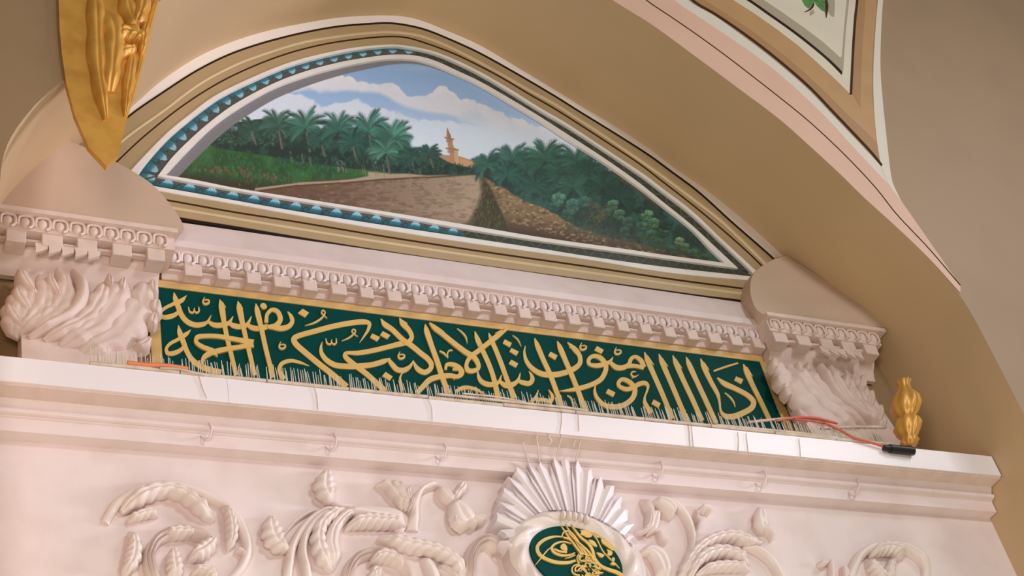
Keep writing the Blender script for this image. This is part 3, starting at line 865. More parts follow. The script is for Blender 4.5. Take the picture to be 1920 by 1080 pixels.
LETTERS = [
    # each letter: the strokes that make it up
    [('A', [(415, 132, 6), (428, 190, 44), (455, 265, 46), (480, 330, 46), (530, 392, 46), (600, 424, 46), (670, 420, 42), (715, 398, 26), (750, 338, 6)]),
     ('A', [(528, 160, 5), (485, 203, 38), (400, 240, 30), (330, 276, 28), (292, 318, 28), (310, 352, 38), (380, 350, 42), (440, 322, 34), (468, 285, 22)])],
    [('A', [(455, 428, 6), (466, 490, 44), (496, 570, 46), (532, 665, 42), (580, 740, 46), (660, 800, 50), (760, 836, 52), (840, 850, 44)]),
     ('A', [(566, 468, 5), (522, 510, 36), (450, 556, 30), (380, 594, 28), (346, 640, 28), (362, 682, 38), (430, 674, 40), (490, 638, 32), (515, 590, 20)])],
    [('A', [(715, 388, 20), (770, 424, 42), (840, 428, 46), (905, 410, 36), (948, 350, 6)]),
     ('A', [(900, 400, 24), (950, 432, 44), (1010, 442, 46), (1070, 425, 36), (1112, 350, 6)]),
     ('A', [(1065, 415, 26), (1120, 452, 44), (1190, 458, 46), (1260, 438, 44)])],
    [('A', [(826, 198, 6), (842, 255, 50), (865, 400, 42), (892, 540, 40), (926, 680, 40), (975, 880, 38)]), ('A', [(842, 225, 26), (880, 270, 4)])],
    [('A', [(990, 214, 6), (1002, 272, 50), (1035, 430, 42), (1062, 550, 40), (1092, 670, 40), (1140, 880, 36)]), ('A', [(1004, 245, 24), (1034, 285, 4)])],
    [('A', [(1150, 236, 6), (1162, 295, 44), (1196, 440, 42), (1240, 640, 40), (1305, 900, 40)])],
    [('B', [(-4, 215, 34), (5, 140, 32), (50, 100, 34), (100, 120, 40), (122, 190, 44), (80, 245, 46), (30, 254, 40), (8, 246, 20)]),
     ('B', [(40, 252, 44), (130, 268, 46), (200, 248, 42), (230, 205, 38), (216, 155, 28), (188, 118, 5)])],
    [('A', [(1190, 258, 10), (1205, 255, 44), (1228, 265, 48), (1248, 272, 14)])],
    [('A', [(1128, 592, 60), (1000, 566, 42), (900, 548, 40), (800, 532, 38), (690, 530, 36), (622, 542, 40), (612, 584, 34), (670, 628, 38), (770, 668, 42), (800, 690, 30)]),
     ('A', [(1128, 604, 54), (1040, 622, 40), (900, 645, 42), (780, 672, 46), (700, 706, 44), (668, 752, 28), (676, 800, 10)]), ('A', [(770, 685, 26), (808, 718, 3)])],
    [('B', [(838, 392, 4), (880, 332, 18), (918, 270, 28), (924, 218, 36), (870, 205, 46), (760, 215, 46), (600, 245, 46), (430, 290, 46), (290, 330, 46), (246, 358, 48), (262, 402, 50), (350, 482, 50), (470, 582, 50), (600, 685, 52), (720, 790, 56)])],
    [('B', [(155, 720, 44), (116, 640, 38), (138, 582, 36), (215, 556, 32), (300, 572, 24), (385, 604, 4)])],
    [('B', [(502, 386, 5), (490, 432, 22), (496, 490, 36), (540, 550, 44), (620, 596, 48), (720, 607, 48), (810, 607, 50), (950, 592, 46), (1060, 560, 42), (1112, 538, 14)]),
     ('B', [(1290, 392, 40), (1200, 405, 46), (1100, 430, 42), (950, 466, 42), (820, 487, 40), (712, 488, 28), (704, 512, 38), (744, 556, 46), (812, 610, 46), (900, 676, 46), (1000, 768, 48), (1070, 830, 50)])],
    [('B', [(1028, 178, 6), (1062, 228, 44), (1130, 276, 44), (1230, 372, 46), (1300, 418, 46), (1400, 500, 46), (1450, 540, 46), (1482, 590, 44), (1472, 634, 42), (1420, 662, 46), (1358, 630, 42), (1318, 560, 8)]), ('B', [(1085, 235, 26), (1140, 268, 4)])],
    [('B', [(1196, 172, 6), (1222, 220, 44), (1280, 282, 42), (1306, 340, 38), (1290, 378, 42), (1238, 404, 40)]), ('B', [(1215, 200, 24), (1268, 224, 4)])],
    [('B', [(1095, 545, 26), (1130, 592, 42), (1175, 638, 46), (1232, 645, 46), (1288, 612, 32), (1322, 556, 6)])],
    [('C', [(178, 134, 6), (190, 190, 44), (240, 340, 44), (290, 480, 46), (330, 605, 46), (385, 760, 46)])],
    [('C', [(362, 545, 22), (372, 500, 30), (425, 498, 40), (485, 530, 46), (506, 576, 48), (470, 606, 36), (400, 598, 44), (320, 606, 46), (225, 632, 48), (165, 688, 46), (105, 755, 40)]), ('C', [(425, 540, 24), (470, 545, 22)]), ('C', [(438, 612, 26), (440, 636, 3)])],
    [('C', [(215, 122, 10), (262, 166, 42), (340, 228, 42), (440, 310, 44), (540, 386, 46), (615, 432, 46), (652, 490, 40), (655, 532, 36), (610, 556, 40), (562, 550, 42), (548, 500, 34), (582, 432, 40), (650, 380, 42), (740, 310, 42), (830, 240, 44), (915, 182, 14)]), ('C', [(290, 175, 26), (348, 206, 4)]), ('C', [(872, 198, 30), (806, 218, 4)])],
    [('C', [(627, 194, 6), (650, 262, 42), (700, 372, 42), (750, 482, 42), (790, 592, 42), (812, 680, 46), (840, 810, 46)])],
    [('C', [(752, 210, 6), (772, 262, 36), (820, 372, 40), (870, 500, 42), (910, 612, 42), (942, 695, 46), (985, 800, 46)])],
    [('C', [(650, 545, 6), (660, 602, 28), (690, 650, 42), (760, 676, 46), (838, 656, 32), (866, 588, 6)]),
     ('C', [(848, 640, 22), (900, 682, 46), (960, 678, 46), (1012, 640, 30), (1036, 570, 6)]),
     ('C', [(1015, 640, 26), (1060, 658, 42), (1118, 664, 44), (1144, 630, 40), (1134, 588, 24), (1112, 555, 4)])],
    [('D', [(120, 230, 5), (112, 290, 20), (132, 370, 34), (190, 440, 42), (270, 484, 48), (370, 492, 50), (480, 472, 48), (568, 432, 46), (612, 385, 42), (608, 320, 38), (565, 262, 44), (500, 200, 6)]), ('D', [(520, 235, 24), (568, 266, 3)])],
    [('D', [(203, 163, 6), (226, 222, 40), (280, 352, 42), (340, 482, 42), (400, 642, 42), (465, 830, 42)])],
    [('D', [(407, 190, 6), (432, 248, 42), (480, 362, 42), (540, 502, 42), (600, 652, 42), (670, 840, 42)])],
    [('D', [(700, 410, 32), (688, 362, 34), (728, 326, 36), (790, 338, 42), (832, 385, 44), (845, 440, 42), (812, 520, 44), (770, 556, 44), (690, 592, 42), (580, 622, 40), (480, 637, 18), (425, 640, 4)]), ('D', [(700, 404, 30), (760, 412, 40), (830, 400, 40), (880, 376, 30), (908, 335, 5)])],
    [('D', [(885, 385, 30), (940, 428, 46), (1000, 430, 44), (1050, 400, 36), (1072, 350, 34), (1110, 332, 30), (1160, 368, 40), (1184, 428, 44)]), ('D', [(1040, 415, 40), (1110, 415, 34), (1185, 435, 30)])],
    [('D', [(968, 606, 32), (956, 570, 34), (990, 536, 36), (1050, 556, 40), (1096, 605, 44), (1104, 650, 44), (1080, 710, 46), (1015, 762, 46), (930, 785, 46), (830, 768, 40), (765, 705, 32), (742, 640, 22), (752, 575, 5)]), ('D', [(965, 602, 30), (1030, 625, 40), (1090, 610, 40), (1140, 580, 42), (1195, 570, 38), (1222, 596, 26), (1212, 645, 18), (1192, 700, 18), (1196, 752, 34), (1250, 840, 40)])],
    [('E', [(42, 188, 6), (66, 252, 42), (130, 400, 42), (200, 560, 42), (295, 790, 42)]), ('E', [(66, 232, 26), (130, 308, 3)])],
    [('E', [(172, 206, 6), (197, 272, 42), (262, 424, 42), (342, 612, 42), (440, 850, 40)]), ('E', [(196, 252, 26), (256, 322, 3)])],
    [('E', [(296, 220, 6), (322, 284, 42), (390, 440, 42), (462, 592, 42), (560, 810, 42)]), ('E', [(320, 264, 26), (380, 338, 3)])],
    [('E', [(416, 234, 6), (442, 300, 42), (510, 450, 42), (590, 622, 42), (685, 830, 42)])],
    [('E', [(545, 250, 6), (572, 318, 40), (640, 460, 38), (700, 572, 32), (716, 640, 20), (728, 722, 20), (764, 766, 42), (830, 774, 52), (920, 744, 52), (1005, 694, 50), (1022, 640, 46), (970, 582, 42), (860, 522, 42), (760, 476, 44), (696, 424, 10)]), ('E', [(570, 292, 26), (624, 356, 3)]), ('E', [(755, 465, 26), (795, 472, 4)])],
    [('E', [(930, 300, 6), (956, 362, 42), (1020, 502, 40), (1080, 622, 38), (1170, 810, 38)]), ('E', [(955, 335, 26), (1014, 412, 3)])],
    [('C', [(455, 740, 24), (500, 712, 34), (560, 705, 34), (640, 724, 26), (700, 760, 8)])],
    [('D', [(170, 740, 30), (210, 700, 28), (236, 632, 5)]), ('D', [(215, 720, 30), (290, 720, 34), (345, 740, 30), (362, 690, 30), (328, 628, 4)])],
    [('B', [(1228, 655, 8), (1200, 712, 18), (1206, 760, 20), (1222, 830, 20)])],
]
for i, L in enumerate(LETTERS):
    join(*[brush(c, p, y_front=-0.006 - 0.0008 * (i % 9)) for c, p in L]).build('letter', GOLDPAINT, pan)
DOTS = [('B', [(325, 90), (381, 126), (346, 166), (282, 128)]), ('B', [(950, 313), (1021, 346), (996, 384), (931, 348)]), ('B', [(1046, 292), (1113, 328), (1086, 363), (1021, 327)]), ('B', [(1071, 659), (1134, 700), (1108, 737), (1039, 695)]),
        ('C', [(896, 269), (959, 303), (941, 341), (877, 303)]), ('C', [(955, 347), (1021, 380), (1001, 417), (938, 378)]), ('C', [(955, 452), (1016, 487), (996, 524), (931, 487)]),
        ('D', [(345, 284), (411, 318), (389, 358), (327, 320)]), ('D', [(765, 234), (826, 268), (806, 304), (742, 270)]), ('D', [(865, 619), (931, 652), (911, 693), (844, 655)]), ('D', [(1276, 714), (1339, 750), (1319, 791), (1256, 752)]),
        ('E', [(865, 411), (931, 438), (911, 479), (849, 445)])]
for c, p in DOTS:
    quad(c, p).build('letter_dot', GOLDPAINT, pan)


def ring_mark(c, x, y):
    return [(c, [(x - 12, y - 40, 5), (x - 28, y, 14), (x - 12, y + 24, 18), (x + 24, y + 14, 18), (x + 26, y - 8, 13), (x - 2, y - 14, 9), (x - 22, y - 6, 8)])]


def u_mark(c, x, y):
    return [(c, [(x - 170, y + 105, 3), (x - 100, y + 86, 13), (x - 40, y + 54, 17), (x + 2, y + 14, 13), (x + 10, y - 14, 12), (x - 8, y - 32, 12), (x - 22, y - 12, 12), (x - 4, y + 12, 12), (x + 30, y + 42, 3)])]


def w_mark(c, x, y):
    return [(c, [(x - 50, y - 26, 7), (x - 38, y + 16, 15), (x - 8, y + 26, 16), (x + 4, y - 16, 7)]), (c, [(x + 2, y + 4, 8), (x + 18, y + 26, 16), (x + 44, y + 16, 15), (x + 42, y - 26, 7)])]


MARKS = [ring_mark('A', 702, 216), w_mark('A', 594, 292), ring_mark('A', 1388, 618), u_mark('B', 515, 136), u_mark('B', 782, 296) if False else [('B', [(676, 379, 3), (740, 352, 14), (790, 312, 14), (800, 290, 12), (784, 276, 12), (766, 292, 12), (786, 318, 12), (822, 342, 3)])],
         w_mark('B', 582, 384), ring_mark('B', 1212, 516), [('C', [(308, 374, 12), (350, 398, 18), (384, 438, 4)]), ('C', [(384, 434, 5), (380, 392, 12), (398, 370, 13), (426, 370, 8)])],
         [('C', [(466, 172, 5), (510, 206, 13), (545, 252, 14), (557, 308, 3)])], [('C', [(966, 233, 5), (1010, 270, 12), (1043, 333, 3)])],
         ring_mark('D', 640, 244), ring_mark('D', 952, 284), [('D', [(1118, 466, 5), (1085, 466, 14), (1072, 490, 14), (1100, 512, 16), (1138, 494, 5)]), ('D', [(1100, 508, 14), (1076, 528, 4)])],
         [('E', [(664, 363, 16), (770, 326, 17), (882, 292, 14)])], [('E', [(764, 558, 7), (812, 600, 14), (842, 642, 12), (857, 688, 3)])], [('D', [(498, 678, 8), (532, 704, 15), (548, 760, 12), (552, 800, 10)])]]
for L in MARKS:
    join(*[brush(c, p) for c, p in L]).build('vowel_mark', GOLDPAINT, pan)


# ------------------------------------------------------------------ cornices
def egg(cx, y, z0, z1, w):
    """egg in its raised horseshoe surround"""
    b = MB()
    h = z1 - z0
    cz = z0 + h * 0.5
    G = []
    for i in range(9):
        a = math.pi * i / 8
        G.append([(cx + 0.30 * w * math.sin(a) * math.cos(t), y - 0.020 * math.sin(a) * math.sin(t), cz + 0.46 * h * math.cos(a)) for t in np.linspace(0, math.pi, 9)])
    b.grid(G)
    P = [(cx - 0.44 * w, y - 0.004, z0 + 0.22 * h), (cx - 0.44 * w, y - 0.010, z0 + 0.6 * h), (cx - 0.36 * w, y - 0.012, z1 - 0.10 * h), (cx, y - 0.014, z1 - 0.02 * h), (cx + 0.36 * w, y - 0.012, z1 - 0.10 * h), (cx + 0.44 * w, y - 0.010, z0 + 0.6 * h), (cx + 0.40 * w, y - 0.012, z0 + 0.2 * h), (cx + 0.18 * w, y - 0.014, z0 - 0.02 * h)]
    b.tube(catmull(np.array(P)[:, [0, 2, 1]], 22)[:, [0, 2, 1]], 0.0085, 7)
    return b


def dentil(cx, w, y0, y1, z0, z1, jit):
    b = MB()
    r = [RNG.uniform(-jit, jit) for _ in range(6)]
    bx = 0.004
    x0, x1 = cx - w / 2 + r[0], cx + w / 2 + r[1]
    za = z0 + abs(r[2])
    V = [(x0, y1, za), (x1, y1, za), (x1, y1, z1), (x0, y1, z1),
         (x0, y0 + bx, za + r[3] * .5), (x1, y0 + bx, za + r[4] * .5), (x1, y0 + bx, z1), (x0, y0 + bx, z1),
         (x0 + bx, y0, za + bx + r[3]), (x1 - bx, y0, za + bx + r[4]), (x1 - bx, y0, z1), (x0 + bx, y0, z1)]
    F = [(0, 1, 5, 4), (4, 5, 9, 8), (8, 9, 10, 11), (0, 4, 7, 3), (4, 8, 11, 7), (1, 2, 6, 5), (5, 6, 10, 9), (3, 7, 6, 2), (7, 11, 10, 6), (0, 3, 2, 1)]
    return b.add(V, F)


cor = thing('dentil_cornice', 'dusty pink plaster cornice with egg moulding and chipped dentils above the green panel', 'cornice', (0.10, -0.05, 7.02))
CXA, CXB = -1.80, 2.06
MB().profile([(0.012, 7.51), (-0.004, 7.505), (-0.02, 7.47), (-0.042, 7.41), (-0.070, 7.335), (-0.088, 7.285), (-0.093, 7.268), (-0.108, 7.262), (-0.110, 7.225), (-0.110, 7.212), (-0.086, 7.206), (0.012, 7.206)], CXA - 0.05, CXB + 0.05, 24).build('sill_moulding', PLASTER, cor, smooth=True, angle=35)
MB().profile([(0.012, 7.207), (-0.084, 7.207), (-0.084, 7.196), (-0.064, 7.190), (-0.058, 7.160), (-0.058, 7.132), (-0.050, 7.126), (-0.020, 7.124), (0.012, 7.124)], CXA, CXB, 24).build('egg_backing', CORNICE, cor)
MB().profile([(0.012, 7.124), (-0.012, 7.124), (-0.012, 7.112), (-0.036, 7.109), (-0.036, 7.096), (-0.012, 7.092), (-0.010, 7.060), (-0.016, 7.046), (0.012, 7.046)], CXA, CXB, 40).build('dentil_backing', CORNICE, cor)
x = CXA + 0.05
while x < CXB - 0.02:
    egg(x, -0.064, 7.124, 7.207, 0.082).build('egg_ornament', PLASTER, cor, smooth=True, angle=60)
    x += 0.083
x = CXA + 0.158
while x < CXB - 0.03:
    dentil(x, 0.082, -0.074, 0.0, 7.046, 7.132, 0.007).build('dentil', CORNICE, cor)
    x += 0.166


# ------------------------------------------------------------------ carved relief strips
def relief(pts, base_y, ymap, height, kind='leaf', lobes=6, n=None, m=13, scale=1.0, origin=(0, 0), cut=0.28, mirror=None, vein=0.25, lift=0.0, inset=1.0, twist=0.0, side=0):
    """carved strip along traced points (x, y, width): rounded, fluted or leafy section, rising off the wall"""
    P = np.array([(origin[0] + p[0] / scale, origin[1] + p[1] / scale, p[2] / scale) for p in pts])
    L = np.sum(np.linalg.norm(np.diff(P[:, :2], axis=0), axis=1))
    n = n or int(max(18, min(90, L / 2.2)))
    Cc = catmull(P, n)
    T = np.gradient(Cc[:, :2], axis=0)
    T /= np.linalg.norm(T, axis=1)[:, None] + 1e-9
    N = np.stack([-T[:, 1], T[:, 0]], 1)
    G = []
    ss = np.linspace(-1, 1, m)
    for i in range(n):
        t = i / (n - 1)
        row = []
        env = min(1.0, 4 * t + 0.35) * min(1.0, 4 * (1 - t) + 0.35)
        for s in ss:
            e = 1.0
            if kind == 'leaf':
                ph = 2 * math.pi * lobes * t
                if side == 0 or s * side > 0:
                    e = 1 - cut * (0.5 + 0.5 * math.cos(ph + (0.6 if s > 0 else 0))) ** 2 * abs(s)
                hh = 0.45 * (1 - abs(s) ** 6) + 0.55 * (1 - s * s) ** 0.8
                hh *= 1 - 0.8 * vein * math.exp(-(s / 0.14) ** 2)
                hh *= 1 - 0.75 * vein * (0.5 + 0.5 * math.cos(ph - 2.2 * (1 - abs(s)) + (0.6 if s > 0 else 0))) ** 2 * min(1, abs(s) * 1.7)
            elif kind == 'flute':
                hh = (1 - abs(s) ** 5) * (0.72 + 0.28 * math.cos(2 * math.pi * 1.5 * s))
            else:
                hh = math.sqrt(max(0.0, 1 - s * s))
            hh *= 1 + twist * s
            w = max(Cc[i, 2], 0.6) / 2 * e
            q = Cc[i, :2] + N[i] * s * w
            p = at(q[0], q[1], ymap)
            X = p[0] if mirror is None else 2 * mirror - p[0] - 0.13
            row.append((X, base_y - lift * env - height * env * max(hh, 0.0), p[2]))
        first, last = row[0], row[-1]
        cx_, cz_ = (first[0] + last[0]) / 2, (first[2] + last[2]) / 2
        foot = [(cx_ + (q[0] - cx_) * inset, base_y + 0.01, cz_ + (q[2] - cz_) * inset) for q in (first, last)]
        G.append([foot[0]] + row + [foot[1]])
    b = MB()
    b.grid(G)
    k = len(G[0])
    b.f.append(tuple(range(k)))
    b.f.append(tuple((n - 1) * k + j for j in reversed(range(k))))
    return b


# ------------------------------------------------------------------ scroll consoles beside the panel
MIR = 0.13


def console(mirror, label):
    sx = (lambda x: 2 * MIR - x) if mirror else (lambda x: x)
    mm = MIR if mirror else None
    root = thing('scroll_console', label, 'console', (sx(2.49), -0.1, 6.0), 'acanthus consoles beside the green panel')

    def box(x0, x1, *r):
        a, c = sorted((sx(x0), sx(x1)))
        return MB().box(a, c, *r)
    # cap block leaning back to the vault
    edge = [(1442, 591, -.225), (1424, 586, -.21), (1413, 570, -.19), (1407, 545, -.16), (1412, 515, -.135), (1440, 492, -.10), (1470, 480, -.07)]
    back = [(2.05, 0, 7.16), (2.05, 0, 7.30), (2.05, 0, 7.48), (2.10, 0, 7.62), (2.25, 0, 7.80), (2.40, 0, 7.92), (2.52, 0, 8.00)]
    right = [(2.99, -.225, 7.21), (2.99, -.21, 7.24), (2.98, -.19, 7.33), (2.95, -.16, 7.47), (2.88, -.135, 7.60), (2.70, -.10, 7.82), (2.56, -.06, 7.97)]
    if not mirror:
        right = [(2.985, -.225, 7.235), (2.97, -.215, 7.28), (2.93, -.20, 7.40), (2.88, -.17, 7.52), (2.80, -.14, 7.64), (2.68, -.10, 7.80), (2.55, -.065, 7.96)]
    E = [tuple(at(*e)) for e in edge]
    if mirror:
        # the photo shows this one's inner flank at its right-hand side
        E = [(sx(x), y, z) for x, y, z in E]
        back = [(sx(x), y, z) for x, y, z in back]
        right = [(sx(x), y, z) for x, y, z in right]
    E, B_, Rr = catmull(np.array(E)[:, [0, 2, 1]], 24)[:, [0, 2, 1]], catmull(np.array(back)[:, [0, 2, 1]], 24)[:, [0, 2, 1]], catmull(np.array(right)[:, [0, 2, 1]], 24)[:, [0, 2, 1]]
    Gc = []
    for i in range(24):
        row = [tuple(B_[i] * (1 - s) + E[i] * s) for s in np.linspace(0, 1, 5)]
        row += [tuple(E[i] * (1 - s) + Rr[i] * s) for s in np.linspace(0, 1, 9)[1:]]
        row.append((Rr[i][0], 0.0, Rr[i][2]))
        Gc.append(row)
    MB().grid(Gc).build('cap', PLINTH, root, smooth=True, angle=38)
    # cornice of the console
    XA, XB = (2.035, 2.91) if not mirror else (2.06, 2.94)
    box(2.02, XB + 0.05, -0.232, 0.0, 7.192, 7.222).build('top_fillet', CORNICE, root)
    box(2.03, XB, -0.19, 0.0, 7.10, 7.195).build('egg_backing', CORNICE, root)
    pa_, pb_ = sorted((sx(XA + 0.03), sx(XB - 0.02)))
    MB().profile([(0.0, 7.105), (-0.108, 7.105), (-0.108, 7.064), (-0.098, 7.045), (-0.075, 7.018), (-0.050, 6.99), (-0.036, 6.955), (-0.03, 6.92), (0.0, 6.92)], pa_, pb_, 12).build('dentil_cove', CORNICE, root, smooth=True, angle=40)
    box(XA + 0.03, XB - 0.02, -0.15, -0.12, 7.062, 7.078).build('dentil_backing', CORNICE, root)
    x = XA + 0.05
    while x < XB - 0.02:
        egg(sx(x), -0.188, 7.108, 7.192, 0.082).build('egg_ornament', CORNICE, root, smooth=True, angle=60)
        x += 0.0865
    x = XA + 0.05
    while x < XB - 0.04:
        dentil(sx(x + 0.02), 0.10, -0.182, -0.085, 7.020, 7.104, 0.005).build('dentil', CORNICE, root)
        x += 0.178
    # row of pointed tongues under the dentils
    xs = np.linspace(XA + 0.36, XA + 0.69, 6)
    for k in range(5):
        a, c = xs[k], xs[k + 1]
        mid = (a + c) / 2 + 0.02
        pts = [(sx(a), 7.035), (sx(c), 7.035), (sx(c - 0.004), 6.995), (sx(mid + 0.012), 6.968), (sx(mid), 6.972), (sx(a + 0.004), 7.0)]
        MB().slab(pts, -0.176 - 0.004 * (k % 2), -0.155).build('leaf_tongue', CORNICE, root)
    # shaft behind the leaves
    G = []
    for z, y in ((7.0, -0.03), (6.85, -0.035), (6.7, -0.06), (6.5, -0.10), (6.3, -0.13), (6.1, -0.16), (5.986, -0.17)):
        a, c = sorted((sx(2.10 if not mirror else 2.24), sx(2.80)))
        G.append([(a, 0.0, z), (a, y, z), (c, y, z), (c, 0.0, z)])
    MB().grid(G).build('shaft', CORNICE, root)
    o = (1440, 620)
    sc = 4.154
    LE = [
        ([(55, 215, 60), (110, 290, 120), (160, 380, 150), (190, 470, 90)], 0.07, 3),
        ([(130, 330, 60), (215, 420, 170), (300, 520, 190), (420, 640, 160), (560, 730, 120), (640, 790, 60)], 0.085, 4),
        ([(180, 240, 50), (280, 360, 150), (360, 460, 170), (470, 580, 150), (600, 680, 120), (720, 760, 60)], 0.10, 4),
        ([(290, 270, 30), (330, 330, 70), (400, 430, 110), (500, 545, 100), (640, 650, 80), (790, 740, 40)], 0.11, 5),
        ([(430, 240, 40), (445, 340, 60), (495, 450, 70), (590, 560, 60), (720, 655, 50), (860, 740, 30)], 0.125, 1),
        ([(510, 250, 40), (530, 360, 100), (590, 470, 120), (690, 580, 110), (820, 680, 60)], 0.10, 5),
        ([(620, 320, 50), (645, 420, 110), (710, 540, 130), (810, 640, 90), (900, 720, 50)], 0.09, 4),
        ([(700, 310, 60), (725, 400, 100), (780, 520, 120), (850, 610, 120), (910, 710, 60)], 0.075, 4),
        ([(790, 470, 60), (840, 560, 100), (890, 650, 110), (930, 740, 60)], 0.06, 3),
    ]
    LE += [([(720, 490, 60), (738, 410, 84), (735, 335, 26)], 0.10, 1), ([(790, 610, 70), (805, 525, 92), (798, 448, 28)], 0.09, 1),
           ([(862, 710, 70), (880, 625, 92), (878, 555, 28)], 0.075, 1), ([(610, 480, 50), (612, 405, 70), (600, 330, 22)], 0.11, 1),
           ([(75, 300, 60), (52, 245, 64), (35, 205, 20)], 0.085, 1), ([(130, 440, 60), (98, 380, 80), (66, 335, 18)], 0.09, 1),
           ([(262, 350, 40), (232, 295, 46), (205, 255, 12)], 0.12, 1), ([(310, 340, 36), (296, 295, 44), (290, 258, 12)], 0.125, 1),
           ([(180, 520, 50), (150, 470, 60), (120, 430, 14)], 0.085, 1), ([(330, 690, 50), (270, 650, 60), (215, 600, 14)], 0.085, 1)]
    for pts, h, lob in LE:
        relief(pts, -0.09, -0.14, h * 0.8, 'round' if pts[0][0] == 430 else 'leaf', lob, scale=sc, origin=o, mirror=mm, cut=0.2, vein=0.2).build('acanthus_leaf', CORNICE, root, smooth=True, angle=55)
    return root


console(False, 'carved acanthus console with small dentil cornice at the right end of the green panel')
console(True, 'carved acanthus console at the left end of the green panel, cut by the photo edge')

